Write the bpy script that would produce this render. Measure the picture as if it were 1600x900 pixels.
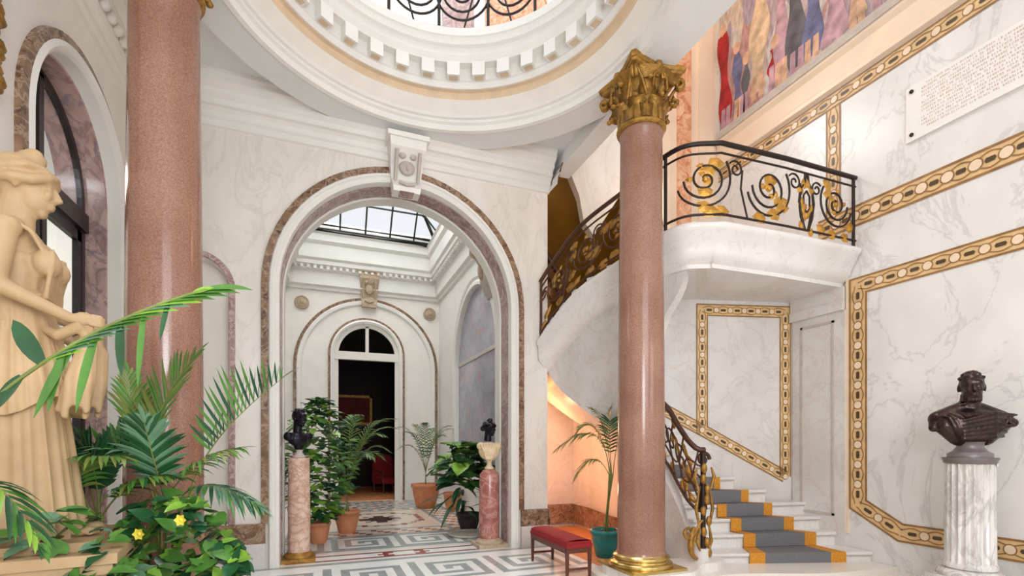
import bpy, math, random
from mathutils import Vector, Matrix, Quaternion
random.seed(11)
PI = math.pi
for o in list(bpy.data.objects): bpy.data.objects.remove(o)
S = bpy.context.scene
COL = S.collection
V3 = Vector

# ---------------------------------------------------------------- camera, world, lights, exposure
YAW = math.radians(21.2); SA, CA = math.sin(YAW), math.cos(YAW); FPX = 773.0; HZ = 692.0; EYE = 1.5
cam_d = bpy.data.cameras.new('camera'); cam = bpy.data.objects.new('camera', cam_d); COL.objects.link(cam)
cam.location = (0, 0, EYE); cam.rotation_euler = (PI/2, 0, -YAW)
cam_d.sensor_width = 36; cam_d.lens = FPX/1600*36; cam_d.shift_y = (HZ-450)/1600; cam_d.clip_start = .05
S.camera = cam
S.view_settings.view_transform = 'Standard'; S.view_settings.look = 'None'
S.view_settings.gamma = 1; S.view_settings.use_curve_mapping = False
S.view_settings.exposure = 0.0
w = bpy.data.worlds.new('world'); S.world = w; w.use_nodes = True
w.node_tree.nodes['Background'].inputs[0].default_value = (.93, .96, 1, 1)
w.node_tree.nodes['Background'].inputs[1].default_value = 1.05

def area(name, loc, target, size, power, col=(1, 1, 1), size_y=None):
    l = bpy.data.lights.new(name, 'AREA'); l.energy = power; l.color = col; l.size = size
    if size_y: l.shape = 'RECTANGLE'; l.size_y = size_y
    o = bpy.data.objects.new(name, l); COL.objects.link(o); o.location = loc
    o.rotation_euler = (V3(target)-V3(loc)).to_track_quat('-Z', 'Y').to_euler(); return o
def point(name, loc, power, col, r=.1):
    l = bpy.data.lights.new(name, 'POINT'); l.energy = power; l.color = col; l.shadow_soft_size = r
    o = bpy.data.objects.new(name, l); COL.objects.link(o); o.location = loc; return o
area('room_fill', (1.4, -2.2, 3.8), (1.6, 6.0, 2.2), 3.4, 122, (.94, .97, 1), 3.0)  # added fill from the open side behind the camera
area('oculus_daylight', (1.1, 4.2, 13.6), (1.1, 4.2, 0), 4.0, 560, (.93, .97, 1))
area('corridor_daylight', (1.15, 10.0, 8.9), (1.15, 10.0, 0), 3.0, 430, (.94, .97, 1), 5.0)
area('stairwell_warm_fill', (3.7, .6, 8.2), (6.3, 4.0, 6.2), 1.6, 30, (1, .74, .54))  # added warm fill that tints the upper right wall, no fixture there
area('stair_fill', (4.3, 1.2, 2.6), (5.4, 5.0, .8), 1.2, 13, (1, .96, .93))  # unseen fill added to brighten the steps and stair wall
area('left_fill', (.6, -1.4, 2.6), (-.9, 6.6, 1.6), 1.6, 104, (.94, .97, 1))  # added fill to lift the left part of the back wall
area('flight_warm_fill', (5.0, 5.6, 5.0), (2.8, 6.5, 4.0), .5, 9, (1, .6, .32))  # small warm area added to tint the back wall's right end
point('landing_warm_fill', (4.7, 5.4, 8.8), 42, (1, .70, .46), .2)  # unseen warm point added high above the landing

# ---------------------------------------------------------------- materials
M = {}
def newmat(name):
    m = bpy.data.materials.new(name); m.use_nodes = True
    nt = m.node_tree; b = nt.nodes['Principled BSDF']; M[name] = m; return m, nt, b
def rgb(r, g, b):
    f = lambda c: ((c/255+.055)/1.055)**2.4 if c > 10 else c/255/12.92
    return (f(r), f(g), f(b), 1)
def plain(name, c, rough=.5, metal=0, spec=.5, emit=0, var=0, vs=6, bump=0, bs=40):
    m, nt, b = newmat(name)
    b.inputs['Base Color'].default_value = rgb(*c); b.inputs['Roughness'].default_value = rough
    b.inputs['Metallic'].default_value = metal; b.inputs['Specular IOR Level'].default_value = spec
    if emit: b.inputs['Emission Color'].default_value = rgb(*c); b.inputs['Emission Strength'].default_value = emit
    tc = nt.nodes.new('ShaderNodeTexCoord')
    if var:
        n = nt.nodes.new('ShaderNodeTexNoise'); n.inputs['Scale'].default_value = vs; n.inputs['Detail'].default_value = 5
        nt.links.new(tc.outputs['Object'], n.inputs['Vector'])
        r = nt.nodes.new('ShaderNodeValToRGB'); c0 = rgb(*c)
        r.color_ramp.elements[0].position = .3; r.color_ramp.elements[1].position = .7
        r.color_ramp.elements[0].color = tuple(x*(1-var) for x in c0[:3])+(1,)
        r.color_ramp.elements[1].color = tuple(min(1, x*(1+var)) for x in c0[:3])+(1,)
        nt.links.new(n.outputs['Fac'], r.inputs['Fac']); nt.links.new(r.outputs['Color'], b.inputs['Base Color'])
    if bump:
        n = nt.nodes.new('ShaderNodeTexNoise'); n.inputs['Scale'].default_value = bs; n.inputs['Detail'].default_value = 4
        nt.links.new(tc.outputs['Object'], n.inputs['Vector'])
        bp = nt.nodes.new('ShaderNodeBump'); bp.inputs['Strength'].default_value = bump; bp.inputs['Distance'].default_value = .02
        nt.links.new(n.outputs['Fac'], bp.inputs['Height']); nt.links.new(bp.outputs['Normal'], b.inputs['Normal'])
    return m
def marble(name, c1, c2, vein, scale=1.2, rough=.25, vw=.05, vstr=.6, cloud=2.0, stretch=(1, 1, 1), blot=None, bl=.55):
    m, nt, b = newmat(name); L = nt.links; N = nt.nodes.new
    tc = N('ShaderNodeTexCoord'); mp = N('ShaderNodeMapping'); L.new(tc.outputs['Object'], mp.inputs['Vector'])
    mp.inputs['Scale'].default_value = stretch; mp.inputs['Rotation'].default_value = (.3, .5, .4)
    n1 = N('ShaderNodeTexNoise'); n1.inputs['Scale'].default_value = cloud; n1.inputs['Detail'].default_value = 6
    L.new(mp.outputs[0], n1.inputs['Vector'])
    r1 = N('ShaderNodeValToRGB'); r1.color_ramp.elements[0].position = .32; r1.color_ramp.elements[1].position = .68
    r1.color_ramp.elements[0].color = rgb(*c1); r1.color_ramp.elements[1].color = rgb(*c2)
    L.new(n1.outputs['Fac'], r1.inputs['Fac']); out = r1.outputs['Color']
    if blot:
        nb = N('ShaderNodeTexNoise'); nb.inputs['Scale'].default_value = cloud*2.3; nb.inputs['Detail'].default_value = 7
        nb.inputs['Distortion'].default_value = 1.0; L.new(mp.outputs[0], nb.inputs['Vector'])
        rb = N('ShaderNodeValToRGB'); rb.color_ramp.elements[0].position = bl; rb.color_ramp.elements[1].position = bl+.1
        rb.color_ramp.elements[0].color = (0, 0, 0, 1); L.new(nb.outputs['Fac'], rb.inputs['Fac'])
        mx = N('ShaderNodeMixRGB'); L.new(rb.outputs['Color'], mx.inputs[0]); L.new(out, mx.inputs[1]); mx.inputs[2].default_value = rgb(*blot); out = mx.outputs[0]
    n2 = N('ShaderNodeTexNoise'); n2.inputs['Scale'].default_value = scale; n2.inputs['Detail'].default_value = 9
    n2.inputs['Roughness'].default_value = .62; n2.inputs['Distortion'].default_value = 1.4
    L.new(mp.outputs[0], n2.inputs['Vector'])
    s = N('ShaderNodeMath'); s.operation = 'SUBTRACT'; L.new(n2.outputs['Fac'], s.inputs[0]); s.inputs[1].default_value = .5
    a = N('ShaderNodeMath'); a.operation = 'ABSOLUTE'; L.new(s.outputs[0], a.inputs[0])
    r2 = N('ShaderNodeValToRGB'); r2.color_ramp.elements[0].position = 0; r2.color_ramp.elements[1].position = vw
    r2.color_ramp.elements[0].color = (vstr,)*3+(1,); r2.color_ramp.elements[1].color = (0, 0, 0, 1)
    L.new(a.outputs[0], r2.inputs['Fac'])
    mx = N('ShaderNodeMixRGB'); L.new(r2.outputs['Color'], mx.inputs[0]); L.new(out, mx.inputs[1]); mx.inputs[2].default_value = rgb(*vein)
    L.new(mx.outputs[0], b.inputs['Base Color']); b.inputs['Roughness'].default_value = rough
    return m
marble('wall_marble', (228, 221, 211), (238, 233, 225), (184, 174, 164), 1.4, .32, .035, .22, stretch=(1.6, 1, .7))
marble('right_marble', (222, 219, 215), (234, 231, 228), (170, 164, 164), .9, .22, .022, .36, stretch=(1, 1, .7))
marble('stair_marble', (212, 206, 201), (226, 221, 217), (190, 178, 172), 1.6, .28, .03, .35)
marble('step_marble', (224, 219, 214), (234, 230, 226), (190, 184, 184), 2.0, .25, .02, .3)
marble('pink_marble', (176, 140, 134), (206, 176, 166), (120, 96, 100), 3.0, .22, .06, .6, 3.5, blot=(150, 130, 140))
marble('purple_marble', (140, 108, 108), (176, 146, 142), (225, 205, 196), 5, .2, .04, .6, 6)
marble('brown_marble', (112, 84, 66), (150, 118, 92), (196, 172, 148), 5, .2, .04, .6, 6, blot=(90, 62, 50))
marble('orange_marble', (226, 168, 130), (240, 196, 160), (200, 120, 80), 3, .25, .06, .6, 3, blot=(205, 130, 90))
marble('mottled_panel', (150, 148, 160), (180, 174, 184), (120, 124, 144), 1.2, .2, .05, .5, 1.2, blot=(190, 130, 124), bl=.58)
marble('pedestal_pink', (214, 180, 158), (232, 206, 188), (180, 130, 104), 5, .22, .07, .7, 4)
marble('pedestal_red', (158, 92, 84), (186, 122, 110), (214, 170, 160), 4, .2, .05, .6, 4)
marble('pedestal_grey', (210, 205, 200), (232, 228, 222), (150, 144, 142), 5, .2, .06, .55, 4, stretch=(1, 1, .35))
marble('statue_stone', (172, 142, 104), (196, 166, 126), (172, 142, 102), 3, .6, .03, .18, 3)
marble('bust_marble', (222, 196, 156), (236, 214, 180), (190, 160, 120), 8, .4, .05, .4, 5)
plain('ceiling_white', (232, 233, 234), .6, var=.03, vs=1.5)
plain('plaster_cream', (238, 232, 223), .55, var=.04, vs=3)
plain('plaster_white', (236, 233, 227), .5, var=.03, vs=3)
plain('plaster_ochre_shade', (222, 196, 164), .6, var=.08, vs=5)
plain('stone_grey', (196, 186, 176), .6, var=.1, vs=8, bump=.3, bs=30)
plain('stone_tan', (186, 164, 138), .6, var=.15, vs=20, bump=.4)
m, nt, b = newmat('granite_pink')
tc = nt.nodes.new('ShaderNodeTexCoord'); n1 = nt.nodes.new('ShaderNodeTexNoise'); n1.inputs['Scale'].default_value = 110; n1.inputs['Detail'].default_value = 3
n2 = nt.nodes.new('ShaderNodeTexNoise'); n2.inputs['Scale'].default_value = 1.5; n2.inputs['Detail'].default_value = 3
nt.links.new(tc.outputs['Object'], n1.inputs['Vector']); nt.links.new(tc.outputs['Object'], n2.inputs['Vector'])
r = nt.nodes.new('ShaderNodeValToRGB'); r.color_ramp.elements[0].position = .35; r.color_ramp.elements[1].position = .65
r.color_ramp.elements[0].color = rgb(142, 100, 83); r.color_ramp.elements[1].color = rgb(172, 131, 112)
nt.links.new(n1.outputs['Fac'], r.inputs['Fac'])
r2 = nt.nodes.new('ShaderNodeValToRGB'); r2.color_ramp.elements[0].position = .35; r2.color_ramp.elements[1].position = .65
r2.color_ramp.elements[0].color = rgb(226, 216, 214); r2.color_ramp.elements[1].color = (1, 1, 1, 1)
nt.links.new(n2.outputs['Fac'], r2.inputs['Fac'])
mx = nt.nodes.new('ShaderNodeMixRGB'); mx.blend_type = 'MULTIPLY'; mx.inputs[0].default_value = 1
nt.links.new(r.outputs[0], mx.inputs[1]); nt.links.new(r2.outputs[0], mx.inputs[2]); nt.links.new(mx.outputs[0], b.inputs['Base Color'])
b.inputs['Roughness'].default_value = .16
plain('brass', (206, 178, 112), .24, 1, var=.15, vs=9)
plain('gilt', (200, 150, 66), .42, .6, var=.3, vs=14, bump=.4, bs=35)
plain('gilt_dark', (160, 118, 52), .45, .5, var=.4, vs=14, bump=.5, bs=30)
plain('iron', (46, 34, 30), .4, .4)
plain('iron_brown', (84, 54, 40), .4, .4, var=.2)
plain('black_bronze', (30, 28, 36), .25, .6, var=.3, vs=12)
plain('bronze', (62, 48, 46), .26, .75, var=.35, vs=9, bump=.3, bs=18)
plain('bronze_socle', (120, 112, 112), .35, .2, var=.15, vs=8)
plain('terracotta', (210, 138, 96), .7, var=.12, vs=9)
plain('teal_glaze', (24, 128, 128), .12, var=.25, vs=9)
plain('dark_pot', (50, 40, 36), .5)
plain('soil', (60, 44, 32), .9, var=.3, vs=30)
plain('velvet_red', (140, 18, 26), .8, var=.2, vs=30)
plain('wood_dark', (92, 42, 30), .35, var=.25, vs=18)
plain('orange_floor_and_glow', (214, 140, 90), .45, var=.12, vs=5)  # own floor colour in the far room, painted lamp glow in the alcove
plain('carpet_grey', (116, 114, 116), .95, var=.12, vs=60, bump=.3, bs=150)
plain('carpet_orange', (210, 142, 48), .95, var=.2, vs=60, bump=.3, bs=150)
plain('tile_white', (238, 237, 234), .22, var=.05, vs=7)
plain('tile_grey', (156, 163, 162), .22, var=.12, vs=9)
plain('tile_beige', (226, 208, 188), .22, var=.07, vs=7)
plain('tile_red', (150, 76, 70), .22, var=.12, vs=9)
plain('tile_dark', (70, 66, 66), .22, var=.12, vs=9)
plain('floor_pale', (232, 224, 214), .2, var=.04, vs=2)
plain('inlay_gold', (222, 186, 134), .35, var=.12, vs=9)
plain('inlay_brown', (150, 108, 62), .35, var=.25, vs=9)
plain('inlay_black', (84, 64, 44), .3)
plain('inlay_pale', (236, 212, 182), .3, var=.05)
plain('frame_white', (232, 226, 214), .45)
plain('frame_black', (34, 26, 26), .35)
plain('frame_iron', (52, 54, 48), .4)
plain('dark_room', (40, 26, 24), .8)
plain('dark_red', (110, 30, 28), .8, var=.3, vs=3)
plain('amber_reflection', (124, 86, 26), .2, .3, var=.3, vs=1.5)  # the mirror's dark amber reflection put into the base colour
plain('amber_gold', (206, 160, 80), .4, var=.2, vs=2)
plain('lamp_glow', (255, 190, 110), .5, emit=6)
plain('letter_pink', (220, 180, 170), .6)
plain('peach_marble', (240, 218, 194), .3, var=.06, vs=2)
plain('flower_yellow', (228, 210, 70), .6)
def leafmat(name, c, var=.3, rough=.35):
    m = plain(name, c, rough, var=var, vs=5); b = m.node_tree.nodes['Principled BSDF']
    b.inputs['Transmission Weight'].default_value = 0; return m
leafmat('leaf_mid', (76, 124, 50)); leafmat('leaf_dark', (34, 80, 46)); leafmat('leaf_bright', (128, 172, 60))
leafmat('leaf_blue', (96, 134, 104)); leafmat('leaf_olive', (112, 126, 58)); leafmat('stem_green', (120, 130, 66)); leafmat('leaf_brown', (150, 104, 74))
m, nt, b = newmat('glass'); b.inputs['Transmission Weight'].default_value = 1; b.inputs['Roughness'].default_value = .02; b.inputs['IOR'].default_value = 1.1
b.inputs['Base Color'].default_value = (.93, .95, .94, 1)
m, nt, b = newmat('skylight_glass'); b.inputs['Transmission Weight'].default_value = 1; b.inputs['Roughness'].default_value = .3; b.inputs['IOR'].default_value = 1.05
# fresco: vertical patches of red, cream, grey and blue
m, nt, b = newmat('fresco'); N = nt.nodes.new; L = nt.links
tc = N('ShaderNodeTexCoord'); mp = N('ShaderNodeMapping'); mp.inputs['Scale'].default_value = (1, 3.2, 1.1); L.new(tc.outputs['Object'], mp.inputs[0])
nz = N('ShaderNodeTexNoise'); nz.inputs['Scale'].default_value = 1.3; nz.inputs['Detail'].default_value = 3; L.new(mp.outputs[0], nz.inputs[0])
ad = N('ShaderNodeMixRGB'); ad.inputs[0].default_value = .35; L.new(mp.outputs[0], ad.inputs[1]); L.new(nz.outputs['Color'], ad.inputs[2])
vo = N('ShaderNodeTexVoronoi'); vo.inputs['Scale'].default_value = 1.6; L.new(ad.outputs[0], vo.inputs['Vector'])
sp = N('ShaderNodeSeparateColor'); L.new(vo.outputs['Color'], sp.inputs[0])
r = N('ShaderNodeValToRGB'); r.color_ramp.interpolation = 'CONSTANT'
cols = [(0, (190, 168, 172)), (.2, (204, 184, 180)), (.4, (214, 196, 178)), (.55, (176, 160, 172)), (.7, (196, 150, 144)), (.85, (214, 206, 200))]
while len(r.color_ramp.elements) < len(cols): r.color_ramp.elements.new(.5)
for e, (p, c) in zip(r.color_ramp.elements, cols): e.position = p; e.color = rgb(*c)
L.new(sp.outputs[0], r.inputs[0])
nn = N('ShaderNodeTexNoise'); nn.inputs['Scale'].default_value = 5; nn.inputs['Detail'].default_value = 6; L.new(mp.outputs[0], nn.inputs[0])
rr = N('ShaderNodeValToRGB'); rr.color_ramp.elements[0].position = .3; rr.color_ramp.elements[0].color = (.45, .42, .42, 1); rr.color_ramp.elements[1].position = .7; L.new(nn.outputs['Fac'], rr.inputs[0])
mx = N('ShaderNodeMixRGB'); mx.blend_type = 'MULTIPLY'; mx.inputs[0].default_value = .8; L.new(r.outputs[0], mx.inputs[1]); L.new(rr.outputs[0], mx.inputs[2]); L.new(mx.outputs[0], b.inputs['Base Color'])
b.inputs['Roughness'].default_value = .8

for n_, c_ in (('red', (164, 36, 36)), ('cream', (206, 178, 146)), ('mauve', (184, 146, 156)), ('dark', (92, 90, 96)), ('blue', (104, 106, 140)), ('skin', (206, 164, 134))): plain('fresco_'+n_, c_, .8, var=.4, vs=6)
# ---------------------------------------------------------------- helpers
def at(x, y, d):
    u = (x-800)/FPX
    return V3((d*(u*CA+SA), d*(-u*SA+CA), EYE+(HZ-y)/FPX*d))
def prop(o, label=None, cat=None, group=None, kind=None):
    if label: o['label'] = label
    if cat: o['category'] = cat
    if group: o['group'] = group
    if kind: o['kind'] = kind
    return o
def empty(name, loc, label, cat, group=None, rz=0):
    o = bpy.data.objects.new(name, None); COL.objects.link(o); o.location = loc; o.rotation_euler = (0, 0, rz)
    return prop(o, label, cat, group)
class MB:
    def __init__(s): s.v = []; s.f = []; s.m = []; s.s = []; s.M = Matrix.Identity(4)
    def add(s, vs, fs, m=0, smooth=False):
        k = len(s.v); s.v += [tuple(s.M @ V3(p)) for p in vs]
        for f in fs: s.f.append([i+k for i in f]); s.m.append(m); s.s.append(smooth)
        return s
    def box(s, a, b, m=0):
        x0, y0, z0 = a; x1, y1, z1 = b
        return s.add([(x0,y0,z0),(x1,y0,z0),(x1,y1,z0),(x0,y1,z0),(x0,y0,z1),(x1,y0,z1),(x1,y1,z1),(x0,y1,z1)],
                     [(3,2,1,0),(4,5,6,7),(0,1,5,4),(1,2,6,5),(2,3,7,6),(3,0,4,7)], m)
    def prism(s, poly, vec, m=0, smooth=False):          # closed polygon extruded by vec
        n = len(poly); vec = V3(vec); a = [V3(p) for p in poly]; b = [p+vec for p in a]
        s.add(a+b, [list(range(n))[::-1], list(range(n, 2*n))], m)
        s.add(a+b, [(i, (i+1) % n, (i+1) % n+n, i+n) for i in range(n)], m, smooth); return s
    def grid(s, rows, m=0, smooth=True, closed=False):
        k = len(rows[0]); vs = [p for r in rows for p in r]; fs = []
        for i in range(len(rows)-1):
            for j in range(k if closed else k-1):
                j2 = (j+1) % k; fs.append((i*k+j, i*k+j2, (i+1)*k+j2, (i+1)*k+j))
        return s.add(vs, fs, m, smooth)
    def lathe(s, prof, c=(0, 0, 0), seg=32, m=0, smooth=True, cap=True):
        rows = [[(c[0]+r*math.cos(2*PI*j/seg), c[1]+r*math.sin(2*PI*j/seg), c[2]+z) for j in range(seg)] for r, z in prof]
        s.grid(rows, m, smooth, True)
        if cap:
            for r in (rows[0], rows[-1]): s.add(r, [list(range(seg))], m)
        return s
    def tube(s, pts, rad, seg=6, m=0, cap=True):
        pts = [V3(p) for p in pts]; n = len(pts); rows = []; up = V3((0, 0, 1)); prev = None
        for i, p in enumerate(pts):
            t = (pts[min(i+1, n-1)]-pts[max(i-1, 0)])
            t = t.normalized() if t.length > 1e-9 else V3((0, 0, 1))
            if prev is None:
                a = t.cross(up if abs(t.z) < .95 else V3((1, 0, 0))).normalized()
            else:
                a = (prev-t*prev.dot(t)); a = a.normalized() if a.length > 1e-6 else prev
            prev = a; b = t.cross(a); r = rad[i] if isinstance(rad, (list, tuple)) else rad
            rows.append([p+(a*math.cos(2*PI*j/seg)+b*math.sin(2*PI*j/seg))*r for j in range(seg)])
        s.grid(rows, m, seg > 4, True)
        if cap: s.add(rows[0], [list(range(seg))[::-1]], m); s.add(rows[-1], [list(range(seg))], m)
        return s
    def ball(s, c, r, seg=12, ring=8, m=0, rot=None):
        r = (r, r, r) if not isinstance(r, (tuple, list)) else r; c = V3(c)
        R = rot if rot else Matrix.Identity(3); vs = [c+R @ V3((0, 0, -r[2]))]
        for i in range(1, ring):
            t = PI*i/ring
            for j in range(seg):
                a = 2*PI*j/seg; vs.append(c+R @ V3((r[0]*math.sin(t)*math.cos(a), r[1]*math.sin(t)*math.sin(a), -r[2]*math.cos(t))))
        vs.append(c+R @ V3((0, 0, r[2]))); e = len(vs)-1; fs = [(0, 1+(j+1) % seg, 1+j) for j in range(seg)]
        for i in range(ring-2):
            for j in range(seg):
                a = 1+i*seg+j; b2 = 1+i*seg+(j+1) % seg; fs.append((a, b2, b2+seg, a+seg))
        k = 1+(ring-2)*seg; fs += [(k+j, k+(j+1) % seg, e) for j in range(seg)]
        return s.add(vs, fs, m, True)
    def cone(s, p0, p1, r0, r1, seg=12):                 # rounded tapered capsule for sculpting
        s.tube([V3(p0), V3(p1)], [r0, r1], seg); s.ball(p0, r0, seg, 8); s.ball(p1, r1, seg, 8); return s
    def build(s, name, mats, parent=None, **kw):
        me = bpy.data.meshes.new(name); me.from_pydata(s.v, [], s.f)
        if isinstance(mats, str): mats = [mats]
        for q in mats: me.materials.append(M[q])
        me.polygons.foreach_set('material_index', s.m); me.polygons.foreach_set('use_smooth', s.s); me.update()
        o = bpy.data.objects.new(name, me); COL.objects.link(o)
        if parent: o.parent = parent
        if kw: prop(o, **kw)
        return o
def local(mb, root):
    """express a mesh given in room coordinates in its thing's own frame"""
    R = Matrix.Translation(root.location) @ root.rotation_euler.to_matrix().to_4x4()
    Ri = R.inverted(); mb.v = [tuple(Ri @ V3(p)) for p in mb.v]; return mb
def struct(name, mb, mats): return mb.build(name, mats, kind='structure')
def solid(name, mb, mats, label, cat, group=None):
    """a thing that is one mesh: origin moved to its base"""
    xs = [p[0] for p in mb.v]; ys = [p[1] for p in mb.v]; zs = [p[2] for p in mb.v]
    c = V3(((min(xs)+max(xs))/2, (min(ys)+max(ys))/2, min(zs))); mb.v = [tuple(V3(p)-c) for p in mb.v]
    o = mb.build(name, mats); o.location = c; return prop(o, label, cat, group)
def bez(p0, p1, p2, n=12):
    p0, p1, p2 = V3(p0), V3(p1), V3(p2)
    return [p0*(1-t)**2+p1*2*t*(1-t)+p2*t*t for t in [i/n for i in range(n+1)]]
def cat(pts, n=6):                                       # Catmull-Rom through points
    P = [V3(p) for p in pts]; P = [P[0]*2-P[1]]+P+[P[-1]*2-P[-2]]; out = []
    for i in range(1, len(P)-2):
        for k in range(n):
            t = k/n; a, b, c, d = P[i-1], P[i], P[i+1], P[i+2]
            out.append(.5*((2*b)+(c-a)*t+(2*a-5*b+4*c-d)*t*t+(3*b-a-3*c+d)*t**3))
    out.append(P[-2]); return out
def arch_pts(cx, r, zs, n=24, z0=0, rz=None):
    rz = rz or r
    return [(cx-r, z0)]+[(cx-r*math.cos(PI*i/n), zs+rz*math.sin(PI*i/n)) for i in range(n+1)]+[(cx+r, z0)]
def wall_with_arch(mb, plane, x0, x1, z0, z1, arches, m=0):
    """plane maps (s, z) to a point; arches = sorted (cx, r, zspring, zbase)"""
    x = x0
    for cx, r, zs, zb in arches:
        mb.add([plane(x, z0), plane(cx-r, z0), plane(cx-r, z1), plane(x, z1)], [(0, 1, 2, 3)], m)
        if zb > z0: mb.add([plane(cx-r, z0), plane(cx+r, z0), plane(cx+r, zb), plane(cx-r, zb)], [(0, 1, 2, 3)], m)
        n = 28
        for i in range(n):
            a, b = PI*i/n, PI*(i+1)/n
            xa, za, xb, zb2 = cx-r*math.cos(a), zs+r*math.sin(a), cx-r*math.cos(b), zs+r*math.sin(b)
            mb.add([plane(xa, za), plane(xb, zb2), plane(xb, z1), plane(xa, z1)], [(0, 1, 2, 3)], m)
        x = cx+r
    mb.add([plane(x, z0), plane(x1, z0), plane(x1, z1), plane(x, z1)], [(0, 1, 2, 3)], m)
def arch_band(mb, plane, cx, zs, zb, prof, m=0, n=28, smooth=True):
    """prof = list of (radius, offset out of the wall); swept up one jamb, round the arch and down the other"""
    rows = []
    for r, o in prof:
        row = [plane(cx-r, zb, o), plane(cx-r, zs, o)]+[plane(cx-r*math.cos(PI*i/n), zs+r*math.sin(PI*i/n), o) for i in range(1, n)]+[plane(cx+r, zs, o), plane(cx+r, zb, o)]
        rows.append(row)
    for a, b in zip(rows[:-1], rows[1:]): mb.grid([a, b], m, smooth)
def mould(mb, p0, p1, outdir, prof, m=0, smooth=False):
    """straight moulding from p0 to p1; prof = (out, z)"""
    p0, p1, o = V3(p0), V3(p1), V3(outdir)
    rows = [[p0+o*a+V3((0, 0, z)), p1+o*a+V3((0, 0, z))] for a, z in prof]
    for a, b in zip(rows[:-1], rows[1:]): mb.grid([a, b], m, smooth)
    for k in (0, 1): mb.add([r[k] for r in rows], [list(range(len(rows)))], m)

# ---------------------------------------------------------------- the shell of the hall
XL, XR, YB = -1.95, 6.3, 6.6
AX = 1.06                                                # axis of arch, oculus and corridor
P_back = lambda s, z, o=0: (s, YB-o, z)
AX = 1.04
mb = MB(); wall_with_arch(mb, P_back, XL, 3.12, 0, 5.8, [(-1.36, .36, 3.3, .55), (AX, 1.5, 3.4, 0)])
# reveal of the great arch, then the wall's end and its back
arch_band(mb, P_back, AX, 3.4, 0, [(1.5, 0), (1.5, -.6)])
mb.add([(3.12, YB, 0), (3.12, 8.0, 0), (3.12, 8.0, 5.8), (3.12, YB, 5.8)], [(0, 1, 2, 3)])
wall_with_arch(mb, lambda s, z, o=0: (s, 7.2, z), XL, 3.12, 0, 7.2, [(AX, 1.5, 3.4, 0)])
struct('wall_back', mb, ['wall_marble'])
mb = MB(); arch_band(mb, P_back, -1.36, 3.3, .55, [(.36, 0), (.36, -.22)], 0)
mb.prism([(x, YB+.22, z) for x, z in arch_pts(-1.36, .37, 3.3, 16, .55)], (0, .02, 0), 0)
arch_band(mb, P_back, -1.36, 3.3, .55, [(.36, .01), (.37, .03), (.42, .03), (.43, .0)], 1)
struct('trim_1', mb, ['plaster_cream', 'purple_marble'])
# great arch: brown band, cream moulding, pink band in the soffit
mb = MB()
arch_band(mb, P_back, AX, 3.4, .54, [(1.70, .0), (1.695, .035), (1.615, .035)], 0)
arch_band(mb, P_back, AX, 3.4, .0, [(1.615, .035), (1.60, .06), (1.57, .065), (1.56, .04), (1.53, .05), (1.50, .03), (1.495, -.08)], 1)
arch_band(mb, P_back, AX, 3.4, .0, [(1.495, -.09), (1.487, -.1), (1.487, -.36), (1.495, -.37)], 2)
arch_band(mb, P_back, AX, 3.4, .0, [(1.495, -.38), (1.475, -.40), (1.475, -.6), (1.5, -.6)], 1)
struct('trim_2', mb, ['brown_marble', 'plaster_white', 'purple_marble'])
# baseboards
mb = MB()
for x0, x1 in ((XL, AX-1.65), (AX+1.65, 3.13)):
    mb.box((x0, YB-.05, 0), (x1, YB+.01, .3), 1); mb.box((x0, YB-.04, .3), (x1, YB+.01, .52), 0)
    mb.box((x0, YB-.06, .5), (x1, YB+.01, .54), 0)
mb.box((3.12, YB-.05, 0), (3.15, 7.99, .3), 1); mb.box((3.12, YB-.04, .3), (3.15, 7.99, .52), 0)
struct('baseboard_back', mb, ['brown_marble', 'stair_marble'])
# cornice of the hall
CP = [(0, 5.16), (.03, 5.17), (.03, 5.24), (.06, 5.26), (.06, 5.32), (.1, 5.35), (.14, 5.36), (.14, 5.42), (.2, 5.46), (.2, 5.5), (.27, 5.55), (.27, 5.6), (.3, 5.62), (.3, 5.66)]
mb = MB(); mould(mb, (XL, YB, 0), (3.14, YB, 0), (0, -1, 0), CP)
mould(mb, (3.12, YB+.6, 0), (3.12, YB-.3, 0), (1, 0, 0), [(a*.5, z) for a, z in CP])
struct('trim_3', mb, ['plaster_white'])
mb = MB(); mould(mb, (XL, -2.5, 0), (XL, YB, 0), (1, 0, 0), CP)
for i in range(60):                                      # carved leaves on the left cornice
    y = -2.4+.15*i
    if y > 6.5: break
    mb.ball((XL+.17, y, 5.40), (.045, .05, .06), 8, 6)
struct('trim_4', mb, ['plaster_cream'])
# left wall with arched doorway
P_left = lambda s, z, o=0: (XL+o, s, z)
LCY, LR, LZS = 5.40, .86, 3.86
mb = MB(); wall_with_arch(mb, P_left, -2.5, YB, 0, 5.8, [(LCY, LR, LZS, 0)])
struct('wall_left', mb, ['plaster_cream'])
mb = MB()
arch_band(mb, P_left, LCY, LZS, 0, [(LR+.16, 0), (LR+.155, .04), (LR+.09, .05)], 0)
arch_band(mb, P_left, LCY, LZS, 0, [(LR+.09, .05), (LR+.05, .07), (LR+.02, .05), (LR, .02), (LR-.01, -.09)], 1)
arch_band(mb, P_left, LCY, LZS, 0, [(LR-.01, -.09), (LR-.02, -.1), (LR-.02, -.28), (LR, -.36)], 2)
struct('trim_5', mb, ['brown_marble', 'plaster_white', 'pink_marble'])
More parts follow.
